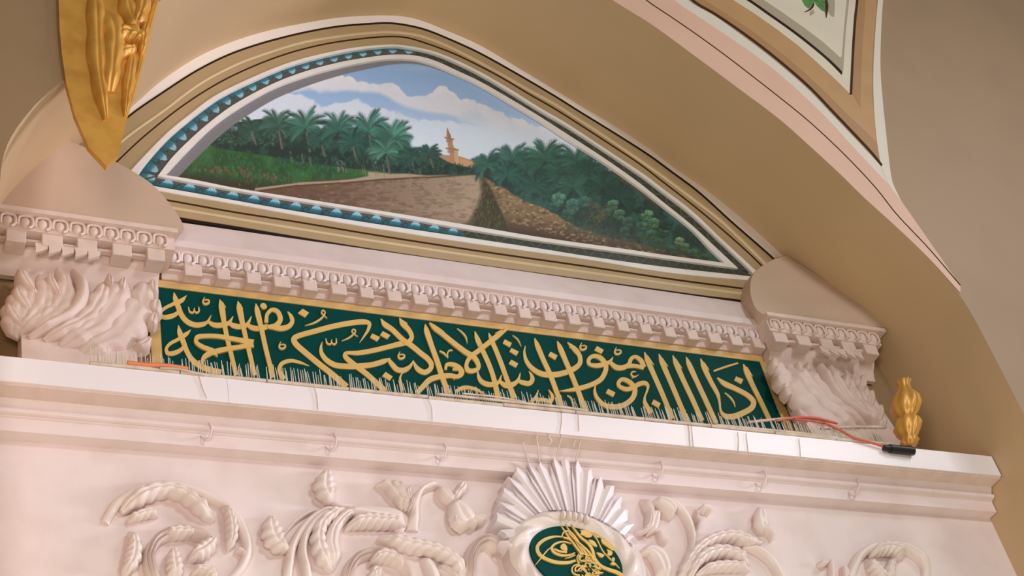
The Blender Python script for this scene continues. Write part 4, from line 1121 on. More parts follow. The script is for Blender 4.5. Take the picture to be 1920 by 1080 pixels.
# ------------------------------------------------------------------ frieze of acanthus scrolls
YM = -0.315
SCROLLS = {
    'left': ('large plaster acanthus spiral in the lower left corner of the frieze', (240, 860), 4.909, [
        ('stem', 'round', [(-200, 560, 90), (-100, 400, 100), (0, 330, 100), (150, 262, 96), (350, 232, 90), (560, 262, 86), (750, 335, 86), (900, 420, 90), (1010, 540, 92), (1085, 690, 96), (1105, 830, 96), (1065, 960, 90), (980, 1060, 80), (880, 1130, 70)], 0.055, 1),
        ('leaf', 'leaf', [(-60, 470, 60), (40, 400, 130), (200, 320, 140), (380, 300, 110), (520, 350, 110), (630, 430, 120), (720, 500, 110), (800, 560, 20)], 0.10, 8),
        ('leaf', 'leaf', [(860, 430, 30), (915, 500, 70), (945, 590, 100), (955, 690, 110), (945, 780, 80), (930, 830, 20)], 0.08, 6),
        ('stem', 'round', [(1000, 820, 30), (1060, 850, 40), (1070, 900, 30)], 0.05, 1),
        ('leaf', 'leaf', [(0, 560, 40), (80, 530, 70), (180, 500, 80), (285, 515, 14)], 0.06, 4),
        ('leaf', 'leaf', [(-40, 1050, 60), (30, 960, 130), (60, 850, 140), (50, 740, 80), (10, 660, 20)], 0.07, 6),
        ('stem', 'flute', [(330, 1180, 100), (240, 1080, 110), (200, 960, 110), (205, 850, 108), (270, 740, 106), (400, 680, 100), (540, 670, 100), (670, 700, 100), (760, 765, 90), (800, 840, 70)], 0.075, 1),
        ('leaf', 'leaf', [(330, 700, 30), (430, 690, 90), (530, 690, 80), (620, 710, 10)], 0.095, 4),
        ('leaf', 'leaf', [(790, 730, 20), (760, 790, 110), (690, 850, 150), (610, 895, 110), (560, 920, 20)], 0.10, 5),
        ('leaf', 'leaf', [(400, 825, 16), (410, 900, 110), (425, 1000, 150), (440, 1090, 120)], 0.085, 5),
        ('leaf', 'leaf', [(590, 1040, 30), (680, 1020, 70), (760, 1060, 90), (800, 1130, 60)], 0.07, 4),
    ]),
    'middle': ('tall plaster acanthus plant with pointed leaves left of the sunburst medallion', (460, 860), 4.909, [
        ('leaf', 'leaf', [(745, 95, 10), (735, 170, 130), (728, 260, 190), (750, 340, 140), (810, 400, 60)], 0.085, 5),
        ('stem', 'round', [(790, 385, 40), (860, 415, 46), (960, 430, 40), (1060, 440, 20)], 0.04, 1),
        ('leaf', 'leaf', [(225, 512, 10), (225, 590, 110), (245, 690, 190), (290, 780, 170), (350, 820, 90), (420, 815, 40)], 0.085, 6),
        ('stem', 'round', [(345, 710, 20), (400, 640, 30), (480, 555, 36), (600, 480, 36), (720, 445, 26)], 0.035, 1),
        ('stem', 'round', [(395, 1120, 96), (410, 960, 92), (440, 800, 86), (520, 650, 80), (620, 540, 70), (740, 470, 50), (900, 440, 30)], 0.06, 1),
        ('stem', 'round', [(610, 1130, 90), (560, 1000, 86), (530, 860, 84), (550, 720, 80), (620, 600, 74), (720, 515, 60), (860, 460, 40)], 0.07, 1),
        ('leaf', 'leaf', [(815, 1020, 20), (740, 950, 110), (690, 870, 140), (665, 740, 130), (700, 610, 120), (800, 520, 100), (930, 450, 40)], 0.085, 8),
        ('leaf', 'leaf', [(830, 1000, 20), (815, 900, 110), (790, 780, 120), (820, 650, 100), (910, 540, 80), (1030, 460, 50)], 0.065, 1),
        ('stem', 'round', [(900, 480, 80), (1050, 470, 110), (1200, 490, 150), (1350, 520, 180), (1500, 600, 180)], 0.05, 1),
        ('leaf', 'leaf', [(925, 640, 16), (1000, 600, 90), (1110, 580, 120), (1250, 590, 110), (1370, 600, 80), (1480, 615, 10)], 0.10, 8),
        ('stem', 'flute', [(930, 1150, 90), (965, 1000, 100), (1040, 900, 100), (1160, 860, 96), (1300, 875, 96), (1420, 950, 90), (1500, 1040, 80), (1530, 1130, 70)], 0.07, 1),
        ('leaf', 'leaf', [(1150, 960, 20), (1210, 915, 90), (1290, 905, 110), (1380, 950, 80), (1460, 1020, 12)], 0.10, 5),
        ('leaf', 'leaf', [(1250, 1080, 40), (1190, 1040, 80), (1160, 1120, 70)], 0.07, 3),
        ('leaf', 'leaf', [(1225, 720, 14), (1340, 755, 100), (1480, 800, 120), (1640, 830, 110), (1780, 870, 110), (1920, 960, 110), (2050, 1090, 110)], 0.095, 10),
        ('stem', 'round', [(1640, 900, 50), (1700, 970, 110), (1740, 1060, 120), (1760, 1150, 120)], 0.05, 1),
        ('stem', 'flute', [(1780, 980, 60), (1880, 1040, 90), (1960, 1130, 90)], 0.05, 1),
    ]),
    'sprig': ('drooping plaster bell flower on a curved stem just left of the sunburst', (680, 860), 4.911, [
        ('stem', 'round', [(470, 640, 120), (480, 520, 96), (490, 400, 80), (540, 290, 66), (640, 235, 60), (735, 245, 40)], 0.06, 1),
        ('leaf', 'leaf', [(130, 225, 20), (200, 235, 50), (290, 330, 60), (380, 455, 40)], 0.07, 3),
        ('leaf', 'leaf', [(235, 205, 16), (290, 260, 60), (350, 370, 50), (410, 470, 20)], 0.08, 3),
        ('leaf', 'leaf', [(330, 200, 12), (345, 280, 44), (390, 390, 40), (425, 460, 16)], 0.075, 1),
        ('leaf', 'leaf', [(430, 260, 12), (405, 330, 56), (420, 420, 40)], 0.08, 1),
        ('leaf', 'leaf', [(465, 360, 12), (440, 420, 40), (430, 480, 16)], 0.08, 1),
        ('petal', 'leaf', [(680, 280, 16), (740, 330, 76), (800, 390, 60), (835, 420, 20)], 0.085, 1),
        ('petal', 'leaf', [(930, 230, 60), (890, 300, 90), (840, 370, 60), (820, 410, 20)], 0.09, 2),
        ('flower', 'leaf', [(815, 395, 50), (860, 460, 150), (905, 540, 200), (950, 600, 190), (970, 640, 120)], 0.09, 1),
        ('petal', 'leaf', [(870, 520, 40), (850, 570, 70), (825, 615, 10)], 0.08, 1),
        ('petal', 'leaf', [(960, 560, 50), (1010, 600, 60), (1045, 640, 8)], 0.08, 1),
        ('petal', 'leaf', [(1000, 530, 40), (1070, 565, 66), (1130, 585, 40)], 0.075, 1),
        ('stem', 'flute', [(1000, 1160, 110), (990, 1020, 110), (1000, 900, 120), (1060, 790, 120), (1150, 755, 100), (1230, 800, 90), (1260, 860, 90), (1235, 900, 50)], 0.08, 1),
    ]),
    'right': ('plaster acanthus arch with curled leaves just right of the sunburst medallion', (1160, 900), 6.0, [
        ('leaf', 'leaf', [(262, 205, 12), (310, 270, 60), (350, 350, 66), (345, 430, 60), (330, 520, 60), (280, 580, 50), (200, 560, 20)], 0.075, 1),
        ('leaf', 'leaf', [(375, 250, 30), (440, 250, 90), (520, 290, 120), (580, 350, 110), (605, 420, 30)], 0.09, 1),
        ('stem', 'round', [(400, 220, 30), (500, 215, 40), (620, 240, 60), (720, 330, 70), (800, 460, 80), (840, 590, 80), (840, 720, 70), (780, 850, 60), (710, 1000, 50)], 0.05, 1),
        ('leaf', 'leaf', [(440, 330, 60), (400, 440, 110), (370, 550, 100), (340, 600, 20)], 0.06, 1),
        ('leaf', 'leaf', [(440, 560, 20), (500, 640, 60), (560, 690, 30)], 0.04, 1),
        ('bud', 'round', [(920, 300, 30), (970, 305, 90), (1020, 330, 70), (1030, 370, 14)], 0.06, 1),
        ('leaf', 'leaf', [(880, 310, 12), (880, 400, 40), (900, 480, 30), (880, 560, 30), (870, 640, 20)], 0.05, 4),
        ('leaf', 'leaf', [(220, 850, 30), (330, 800, 110), (430, 860, 160), (490, 980, 160), (510, 1120, 120)], 0.08, 1),
        ('leaf', 'leaf', [(700, 1150, 100), (760, 960, 110), (850, 820, 120), (980, 710, 120), (1130, 650, 120), (1300, 640, 116), (1440, 690, 90), (1600, 700, 30), (1640, 670, 8)], 0.09, 12),
        ('leaf', 'leaf', [(790, 1150, 70), (830, 1000, 100), (930, 880, 130), (1090, 820, 130), (1220, 830, 110), (1350, 880, 100), (1480, 950, 20)], 0.11, 9),
        ('leaf', 'leaf', [(880, 1060, 40), (1000, 1000, 90), (1180, 975, 100), (1360, 985, 80), (1480, 1010, 16)], 0.085, 7),
        ('stem', 'round', [(1420, 730, 40), (1600, 790, 70), (1740, 910, 90), (1830, 1060, 90), (1870, 1180, 90)], 0.055, 1),
        ('leaf', 'leaf', [(1580, 292, 8), (1590, 380, 120), (1600, 450, 170), (1620, 540, 90), (1660, 580, 10)], 0.06, 2),
        ('leaf', 'leaf', [(1590, 520, 20), (1700, 580, 40), (1745, 660, 20)], 0.05, 1),
    ]),
    'far': ('plaster acanthus spiral at the lower right end of the frieze', (1420, 900), 6.0, [
        ('stem', 'round', [(1060, 1200, 110), (1080, 1020, 116), (1150, 860, 116), (1270, 765, 110), (1420, 730, 106), (1600, 735, 100), (1780, 800, 100), (1900, 930, 100), (1940, 1100, 100)], 0.07, 1),
        ('leaf', 'leaf', [(1275, 880, 20), (1330, 810, 110), (1430, 775, 140), (1550, 790, 130), (1660, 860, 40)], 0.10, 6),
        ('leaf', 'leaf', [(1240, 890, 20), (1290, 970, 90), (1370, 1060, 110), (1440, 1150, 80)], 0.085, 5),
        ('leaf', 'leaf', [(1560, 900, 20), (1500, 950, 90), (1480, 1050, 110), (1500, 1150, 90)], 0.08, 5),
        ('leaf', 'leaf', [(700, 920, 20), (760, 930, 60), (805, 900, 10)], 0.05, 1),
        ('stem', 'round', [(812, 865, 14), (840, 940, 60), (850, 1040, 70), (840, 1160, 70)], 0.05, 1),
        ('leaf', 'leaf', [(950, 965, 14), (985, 1020, 60), (1000, 1120, 60)], 0.05, 1),
    ]),
}
for key, (label, o, sc, parts) in SCROLLS.items():
    c0 = at(o[0] + 100, o[1] + 180, YM)
    root = thing('acanthus_scroll', label, 'plaster relief', (c0[0], YFR, c0[2]), 'plaster scrolls along the frieze')
    for nm, kind, pts, h, lob in parts:
        relief([(p[0], p[1], p[2] * (1.18 if kind == 'leaf' else 1.0)) for p in pts], YFR, YM, h * (0.62 if kind == 'leaf' else 0.8), kind, lob, scale=sc, origin=o, cut=0.26 if lob > 1 else 0.0, vein=0.30, lift=0.030 if kind == 'leaf' else 0.008, inset=0.5 if kind == 'leaf' else 0.8).build(nm, RELIEF, root, smooth=True, angle=60)

# ------------------------------------------------------------------ sunburst medallion
med = thing('sunburst_medallion', 'white plaster sunburst medallion holding an oval green and gold emblem', 'medallion', (0.33, YFR, 5.05))
YR = -0.385
EC = (1085.0, 1045.0)
RHO = 0.30


def ell(t, k, dx=0, dy=0):
    return (EC[0] + 89 * k * math.cos(t) + dx, EC[1] + 66.5 * k * (RHO * math.cos(t) + math.sqrt(1 - RHO * RHO) * math.sin(t)) + dy)


def on(px, py, Y):
    return tuple(at(px, py, Y))


# body behind the rays
body = [tuple(np.array(on(*ell(t, 1.46), YR))[[0, 2]]) for t in np.linspace(0, 2 * math.pi, 48, endpoint=False)]
MB().slab(body, YR + 0.02, YFR).build('backing', PLASTER, med)
TIPS = [(205, 1100), (205, 992), (168, 815), (203, 770), (198, 705), (240, 560), (288, 522), (284, 448), (375, 350), (468, 372), (486, 300), (610, 298), (708, 318), (740, 218), (880, 240), (932, 328), (982, 265), (1128, 372), (1182, 428), (1226, 438), (1362, 543), (1390, 620), (1440, 640), (1502, 790), (1562, 930), (1565, 1050), (1570, 1150)]
TP = [(900 + x / 5.4, 810 + y / 5.4) for x, y in TIPS]
ang = [math.atan2(y - EC[1], x - EC[0]) for x, y in TP]
ang = [a - 2 * math.pi if a > 1.9 else a for a in ang]


def base_pt(a, k=1.34):
    c, s_ = math.cos(a), math.sin(a)
    lo = 0
    # radius of the oval along this direction
    A_ = (c / 89) ** 2 / (1 - RHO**2) - 2 * RHO * c * s_ / (89 * 66.5 * (1 - RHO**2)) + (s_ / 66.5) ** 2 / (1 - RHO**2)
    r = k / math.sqrt(A_)
    return EC[0] + r * c, EC[1] + r * s_


for i in range(len(TP)):
    a0 = ang[i] - ((ang[i] - ang[i - 1]) / 2 if i else 0.08)
    a1 = ang[i] + ((ang[i + 1] - ang[i]) / 2 if i < len(TP) - 1 else 0.08)
    r_tip = math.hypot(TP[i][0] - EC[0], TP[i][1] - EC[1])

    def rim(a, f):
        return EC[0] + r_tip * f * math.cos(a), EC[1] + r_tip * f * math.sin(a)
    bl, bm, br = base_pt(a0), base_pt(ang[i]), base_pt(a1)
    f = 0.80 + 0.05 * ((i * 7) % 3)
    sl, sr = rim(a0, f + 0.06), rim(a1, f)
    yv, yr = YR + 0.006, YR - 0.012 - 0.004 * (i % 2)
    V = [on(*bl, yv), on(*bm, yr), on(*br, yv), on(*sl, yv), on(*rim(ang[i] * 0.6 + a0 * 0.4, f + 0.07), yr), on(*sr, yv), on(*TP[i], yv + 0.004)]
    Vb = [(v[0], YFR if v[2] < 5.68 else -0.37, v[2]) for v in V]
    m = MB()
    m.add(V + Vb, [(0, 1, 4, 3), (1, 2, 5, 4), (3, 4, 6), (4, 5, 6), (0, 3, 10, 7), (3, 6, 13, 10), (6, 5, 12, 13), (5, 2, 9, 12), (2, 1, 0, 7, 8, 9)])
    m.build('ray', GLOSSW, med)
# ring of carved leaves around the oval
G = []
nt_ = 96
for i in range(nt_):
    t = 2 * math.pi * i / nt_
    row = []
    for j in range(11):
        s_ = j / 10
        k = 0.99 + 0.43 * s_
        hgt = 0.040 * math.sin(math.pi * min(1, s_ * 0.96 + 0.02)) ** 0.6
        hgt *= 1 + 0.30 * math.sin(12 * t + 7.5 * s_) * math.sin(math.pi * s_)
        p = on(*ell(t, k + 0.012 * math.sin(14 * t) * s_), YR - 0.03)
        row.append((p[0], YR + 0.015 - hgt, p[2]))
    G.append(row)
MB().grid(G, close_u=True).build('oval_ring', RELIEF, med, smooth=True)
for k in range(5):
    a = -math.pi / 2 - 0.05 + (k - 2) * 0.10
    x_, y_ = ell(a, 1.22)
    relief([(x_ - 2, y_ - 9, 4), (x_, y_ - 2, 9), (x_ + 2, y_ + 6, 3)], YR - 0.035, YR - 0.05, 0.022, 'leaf', 1, n=10, m=7, cut=0).build('flower_petal', RELIEF, med, smooth=True)
plate = [tuple(np.array(on(*ell(t, 1.02), YR + 0.006))[[0, 2]]) for t in np.linspace(0, 2 * math.pi, 64, endpoint=False)]
gp = MB().slab(plate, YR + 0.006, YR + 0.02).build('green_plate', GREENBOARD, med)
TO, TS = (960, 930), 7.2


def gold(strokes, name, mat=GOLDBRIGHT):
    ms = [brush(None, p, scale=TS, origin=TO, y_front=YR - 0.001 - 0.0009 * (i % 9), y_back=YR + 0.006, Ymap=YR - 0.002) for i, p in enumerate(strokes)]
    join(*ms).build(name, mat, gp)


gold([[(662, 395, 8), (720, 480, 24), (800, 600, 28), (900, 735, 30), (1000, 860, 30), (1090, 960, 26)],
      [(720, 380, 8), (790, 490, 26), (870, 620, 28), (960, 755, 30), (1050, 870, 30), (1120, 940, 20)],
      [(785, 370, 8), (850, 460, 28), (930, 560, 30), (1030, 640, 34), (1085, 730, 36), (1120, 850, 38), (1200, 945, 42), (1300, 992, 44), (1420, 1035, 50), (1500, 1085, 54)],
      [(665, 560, 14), (700, 490, 20), (770, 480, 24), (840, 540, 22), (920, 660, 24), (1010, 800, 26)],
      [(690, 560, 20), (780, 590, 24), (860, 690, 26), (940, 800, 26)], [(760, 500, 16), (850, 590, 22), (950, 680, 24), (1040, 770, 26), (1100, 880, 20)]], 'tughra_stems')
gold([[(690, 545, 12), (560, 548, 28), (432, 592, 42), (346, 680, 46), (362, 770, 46), (450, 842, 46), (600, 892, 46), (760, 897, 42), (860, 868, 30)],
      [(800, 640, 12), (690, 615, 20), (585, 645, 28), (538, 700, 34), (572, 762, 34), (680, 802, 32), (800, 792, 26), (850, 765, 14)],
      [(318, 928, 8), (400, 830, 15), (470, 742, 17), (535, 688, 12)], [(565, 715, 20), (640, 748, 28), (740, 765, 20)], [(710, 845, 6), (780, 830, 16), (850, 800, 14)]], 'tughra_loops')
sp = []
for k, (cx_, cy_, r_) in enumerate(((900, 985, 105), (915, 985, 66), (1000, 1040, 120), (1130, 960, 60), (1120, 1050, 60), (960, 830, 80), (1040, 840, 60))):
    sp.append([(cx_ + r_ * (1 - 0.05 * q) * math.cos(q * 0.62 + 1.4 + k), cy_ + 0.8 * r_ * (1 - 0.05 * q) * math.sin(q * 0.62 + 1.4 + k), 22 - q) for q in range(10)])
sp += [[(1100, 960, 10), (1160, 985, 26), (1200, 1000, 8)], [(1100, 1060, 10), (1160, 1050, 28), (1225, 1045, 8)], [(900, 760, 30), (980, 800, 44), (1060, 860, 40), (1120, 920, 20)]]
gold(sp, 'tughra_base')
MASS = [(905, 770), (985, 730), (1060, 800), (1110, 870), (1160, 960), (1170, 1040), (1130, 1100), (1010, 1108), (950, 1060), (930, 960), (880, 890), (870, 820)]
gold([[(1080, 500, 10), (1150, 585, 14), (1225, 735, 15), (1300, 820, 15), (1380, 900, 18), (1455, 975, 8)]], 'flower_stalk')


def gold_blob(pts, name, k):
    P = np.array(pts + pts[:1], float)
    C_ = catmull(P, 22)[:-1]
    MB().slab([tuple(np.array(on(TO[0] + x / TS, TO[1] + y / TS, YR - 0.002))[[0, 2]]) for x, y in C_], YR - 0.0015 - 0.0006 * k, YR + 0.006).build(name, GOLDBRIGHT, gp)


gold_blob(MASS, 'tughra_mass', 0)
sb = MB()
for k in range(34):
    x_, y_ = 930 + RNG.uniform(0, 200), 770 + RNG.uniform(0, 300)
    if abs((x_ - 880) - 0.62 * (y_ - 740)) > 120:
        continue
    q_ = [(x_ + 16 * math.cos(a) * 1.0 + 5 * math.sin(a), y_ + 12 * math.cos(a) - 6 * math.sin(a)) for a in np.linspace(0, 2 * math.pi, 10, endpoint=False)]
    sb.slab([tuple(np.array(on(TO[0] + u / TS, TO[1] + w / TS, YR - 0.010))[[0, 2]]) for u, w in q_], YR - 0.0060 - 0.0002 * k / 34, YR)
sb.build('dark_gaps', GREENBOARD, gp)
gold_blob([(670, 720), (652, 690), (668, 655), (705, 640), (735, 668), (748, 715), (735, 752), (700, 735)], 'tughra_heart', 1)
for k, L in enumerate(([(918, 452), (945, 462), (990, 455), (1050, 480), (1085, 525), (1070, 550), (1020, 558), (960, 530), (920, 512), (938, 486)], [(1098, 505), (1140, 488), (1182, 510), (1190, 555), (1160, 560), (1125, 540)],
                       [(1200, 585), (1250, 575), (1300, 610), (1345, 655), (1392, 712), (1370, 738), (1320, 712), (1262, 668), (1215, 630)], [(1030, 590), (1085, 598), (1125, 630), (1150, 685), (1100, 672), (1055, 635)],
                       [(1138, 762), (1185, 770), (1245, 800), (1215, 832), (1175, 812)], [(1278, 722), (1320, 735), (1355, 765), (1340, 802), (1285, 800), (1292, 760)], [(1350, 832), (1380, 838), (1384, 868), (1362, 890), (1345, 860)], [(1320, 918), (1355, 898), (1410, 925), (1370, 940)])):
    gold_blob(L, 'gold_leaf_shape', k)

# bare wires sticking up from the sunburst
WO = (900, 810)
WIRES = [([(435, 105), (462, 200), (492, 305)], 'thin bare wire leaning left, leftmost of those above the sunburst'),
         ([(572, 35), (585, 150), (602, 305)], 'tall straight bare wire, second from left above the sunburst'),
         ([(690, 30), (712, 70), (722, 100), (690, 140)], 'short crooked wire end hanging above the sunburst centre'),
         ([(828, 28), (800, 140), (778, 250)], 'bare wire leaning right above the middle ray of the sunburst'),
         ([(962, 82), (946, 155)], 'short stub of painted wire above the sunburst, right of centre'),
         ([(1018, 88), (995, 180), (968, 285)], 'bare wire leaning right, rightmost of those above the sunburst')]
for pts, lab in WIRES:
    P = [at(WO[0] + x / 5.4, WO[1] + y / 5.4, YR - 0.012 - 0.0004 * (300 - y)) for x, y in pts]
    P = catmull(np.array(P)[:, [0, 2, 1]], 14)[:, [0, 2, 1]]
    tag(MB().tube(P, 0.0042, 7).build('bare_wire', WIREWHITE, smooth=True), lab, 'wire', 'bare wires above the sunburst')

# ------------------------------------------------------------------ hooks on the fascia
ORD = ['leftmost', 'second from the left', 'third from the left', 'fourth from the left', 'fifth from the left', 'rightmost']
for k, (hx, hy) in enumerate([(392, 812), (626, 832), (832, 850), (1238, 884), (1432, 901), (1606, 917)]):
    P = [at(hx + dx, hy + dy, y) for dx, dy, y in ((0, -18, -.384), (4, -12, -.398), (4, -2, -.405), (0, 8, -.395), (-9, 11, -.375), (-15, 6, -.352))]
    P = catmull(np.array(P)[:, [0, 2, 1]], 18)[:, [0, 2, 1]]
    tag(MB().tube(P, 0.0048, 8).build('wire_hook', PLASTER, smooth=True), 'small painted hook under the ledge moulding, %s of the six' % ORD[k], 'hook', 'painted hooks under the ledge')

# ------------------------------------------------------------------ bird spikes along the ledge
EDGE_Z = 5.992
sx0, nst, ln_ = -2.30, 11, 0.42
WORDS = ['first', 'second', 'third', 'fourth', 'fifth', 'sixth', 'seventh', 'eighth', 'ninth', 'tenth', 'last']
for k in range(nst):
    xa = sx0 + k * ln_
    xb = xa + ln_ - 0.006
    if xb > 3.04:
        break
    dz = RNG.uniform(-0.002, 0.003)
    st = thing('bird_spike_strip', '%s strip of thin bird spikes along the ledge edge counting from the left' % WORDS[k].replace('last', 'eleventh'), 'bird spikes', ((xa + xb) / 2, -0.478, EDGE_Z), 'bird spike strips on the ledge')
    b = MB()
    rz = RNG.uniform(-0.003, 0.003)
    b.tube([(xa, -0.499, EDGE_Z + 0.0105 + dz), ((xa + xb) / 2, -0.499, EDGE_Z + 0.0105 + rz), (xb, -0.499, EDGE_Z + 0.0105 + dz)], 0.0105, 10)
    b.box(xa, xb, -0.486, -0.456, EDGE_Z, EDGE_Z + 0.005)
    b.build('base_rail', RAIL, st, smooth=True, angle=40)
    nn = 30
    for q in range(nn):
        x = xa + 0.01 + (xb - xa - 0.02) * (q + 0.2 + RNG.uniform(-0.25, 0.25)) / nn
        h = RNG.uniform(0.10, 0.138)
        lean = RNG.normal(0, 0.004)
        yb = -0.476
        ytop = yb + (-0.006, 0.0, 0.010)[q % 3]
        MB().tube([(x, yb, EDGE_Z + 0.003), (x + lean * 0.5, (yb + ytop) / 2, EDGE_Z + h * 0.5), (x + lean, ytop, EDGE_Z + h)], [0.0027, 0.0025, 0.0018], 5).build('spike', STEEL, st)

# loose conduits and cables lying on the spikes
def cable(name, pts, r, mat, label, cat, ys=None, group=None):
    P = np.array([at(x, y, yy) for (x, y, yy) in pts])
    P = catmull(P[:, [0, 2, 1]], 40)[:, [0, 2, 1]]
    return tag(MB().tube(P, r, 8).build(name, mat, smooth=True), label, cat, group or {'pipe': 'loose pipes on the ledge', 'cable': 'cables on the ledge'}.get(cat))


cable('conduit_pipe', [(818, 739, -.505), (900, 747, -.507), (1000, 758, -.507), (1060, 764, -.506), (1100, 770, -.504)], 0.0075, RAIL, 'dirty white pipe lying loose along the middle of the ledge edge', 'pipe')
cable('conduit_pipe', [(868, 738, -.512), (930, 744, -.514), (985, 754, -.512)], 0.005, RAIL, 'short thin tube resting against the spikes above the middle pipe', 'pipe')
cable('conduit_pipe', [(1342, 797, -.505), (1420, 804, -.508), (1500, 812, -.508), (1570, 821, -.506)], 0.0075, RAIL, 'dirty white pipe along the ledge edge below the red cable', 'pipe')
cable('conduit_pipe', [(1402, 792, -.46), (1450, 787, -.46), (1500, 784, -.46), (1545, 790, -.46)], 0.009, RAIL, 'pale pipe lying above the spikes at the lower corner of the green panel', 'pipe')
cable('conduit_pipe', [(1540, 803, -.45), (1600, 801, -.45), (1660, 801, -.45)], 0.011, RAIL, 'short white tube lying at the foot of the acanthus console on the ledge', 'pipe')
cable('cable', [(1455, 789, -.47), (1490, 783, -.475), (1530, 784, -.48), (1555, 790, -.48), (1570, 794, -.48)], 0.0075, RED, 'red cable lying on the spikes beside the lower right corner of the green panel', 'cable')
cable('cable', [(1545, 792, -.49), (1575, 806, -.50), (1600, 820, -.515), (1630, 829, -.52), (1662, 839, -.52)], 0.0075, RED, 'red cable running down to the black socket at the right end of the ledge', 'cable')
cable('cable', [(1490, 786, -.478), (1520, 789, -.482), (1545, 794, -.482)], 0.006, RED, 'short red cable loop under the longer red cable beside the green panel', 'cable')
cable('cable', [(238, 680, -.505), (270, 684, -.508), (300, 685, -.51), (330, 688, -.51), (352, 692, -.508)], 0.011, ORANGE, 'bright orange cable end on the ledge below the left end of the green panel', 'cable')
cable('cable', [(300, 690, -.512), (335, 692, -.514), (362, 698, -.512), (385, 703, -.508)], 0.006, RAIL, 'white cord running on from the orange cable along the ledge edge', 'cord')

HW = [((372, 698), (378, 722), (388, 747), 'faint pale wire down the ledge front below the orange cable'),
      ((588, 720), (594, 742), (596, 768), 'thin wire hanging down the ledge front below the big looped letter'),
      ((801, 745), (809, 764), (811, 788), 'dark curved wire down the ledge front beside the middle pipe end'),
      ((1053, 770), (1053, 790), (1050, 812), 'thin wire dropping from the ledge edge towards the sunburst'),
      ((1084, 776), (1085, 794), (1086, 808), 'short thin wire on the ledge front right of the sunburst wires'),
      ((1291, 795), (1293, 815), (1294, 842), 'long wire down the ledge front, left one of a close pair'),
      ((1297, 796), (1298, 815), (1300, 838), 'fine wire down the ledge front, right one of a close pair'),
      ((1383, 810), (1385, 828), (1384, 846), 'wire hanging on the ledge front below the right pipe, before the last letter'),
      ((1399, 812), (1401, 830), (1403, 850), 'pale wire hanging on the ledge front just right of another one'),
      ((1498, 822), (1500, 838), (1501, 857), 'last wire down the ledge front before the black socket')]
for k, (a, c, d, lab) in enumerate(HW):
    P = [at(*a, -.507), at(*c, -.509), at(*d, -.508)]
    P = catmull(np.array(P)[:, [0, 2, 1]], 12)[:, [0, 2, 1]]
    tag(MB().tube(P, 0.0022, 6).build('hanging_wire', RAIL if k != 2 else STEEL, smooth=True), lab, 'wire', 'thin wires down the ledge front')

# ------------------------------------------------------------------ painted spandrel on the front of the arch
spn = thing('painted_spandrel', 'ivory spandrel panel outlined in tan, white and black bands on the upper right arch', 'painted panel', (2.9, YF, 8.6))
O2, S2 = (1140, 0), 2.511


def front_poly(pts, y, o=O2, s_=S2):
    return [tuple(at(o[0] + x / s_, o[1] + y_ / s_, YF)[[0, 2]]) for x, y_ in pts]


def front_band(name, ca, cb, y, mat, n=60):
    A, B_ = catmull(ca, n), catmull(cb, n)
    G = []
    for i in range(n):
        p, q = at(A[i][0], A[i][1], YF), at(B_[i][0], B_[i][1], YF)
        G.append([(p[0], YF + 0.001, p[2]), (p[0], y, p[2]), (q[0], y, q[2]), (q[0], YF + 0.001, q[2])])
    MB().grid(G).build(name, mat, spn)


def cpx(L):
    return [(O2[0] + x / S2, O2[1] + y / S2) for x, y in L]


FE = [(1030, -80), (1090, -39)] + F_PX + [(1740, 484), (1800, 550)]
GR = [(1050, -130), (1130, -70)] + cpx([(175, 0), (300, 85), (430, 175), (560, 270), (690, 370), (830, 480), (940, 570), (1060, 680), (1170, 790), (1270, 900), (1356, 1010)]) + [(1740, 466), (1800, 536)]
W0 = [(1085, -160), (1180, -95)] + cpx([(300, -10), (440, 90), (560, 170), (690, 260), (830, 370), (960, 490), (1060, 590), (1150, 690), (1240, 785), (1320, 870)]) + [(1690, 378)]
W1 = [(1110, -165), (1200, -100)] + cpx([(375, 0), (500, 75), (620, 160), (740, 250), (850, 340), (950, 430), (1050, 535), (1150, 640), (1240, 735), (1288, 788)])
K1 = [(1116, -170), (1206, -104)] + cpx([(392, -4), (510, 70), (632, 153), (752, 243), (860, 332), (960, 422), (1060, 527), (1160, 632), (1248, 727), (1289, 780)])
T1_ = [(1150, -190), (1250, -118)] + cpx([(480, -10), (600, 70), (720, 155), (830, 240), (940, 330), (1040, 425), (1130, 515), (1210, 600), (1260, 660), (1286, 778)])
T2_ = [(1180, -210), (1290, -130)] + cpx([(570, 0), (680, 70), (780, 140), (880, 215), (970, 295), (1060, 375), (1130, 440), (1145, 455), (1147, 458), (1150, 460)])
front_band('pink_band', FE, GR, YF - 0.0048, PINKBAND)
front_band('groove_line', shift(GR, -1.0), shift(GR, 1.0), YF - 0.0052, BROWN)
front_band('pink_band', GR, W0, YF - 0.0032, PINKBAND)
front_band('white_band', W0, W1[:-1] + [(1653, 314), (1666, 338), (1690, 378)], YF - 0.0024, WHITELINE)
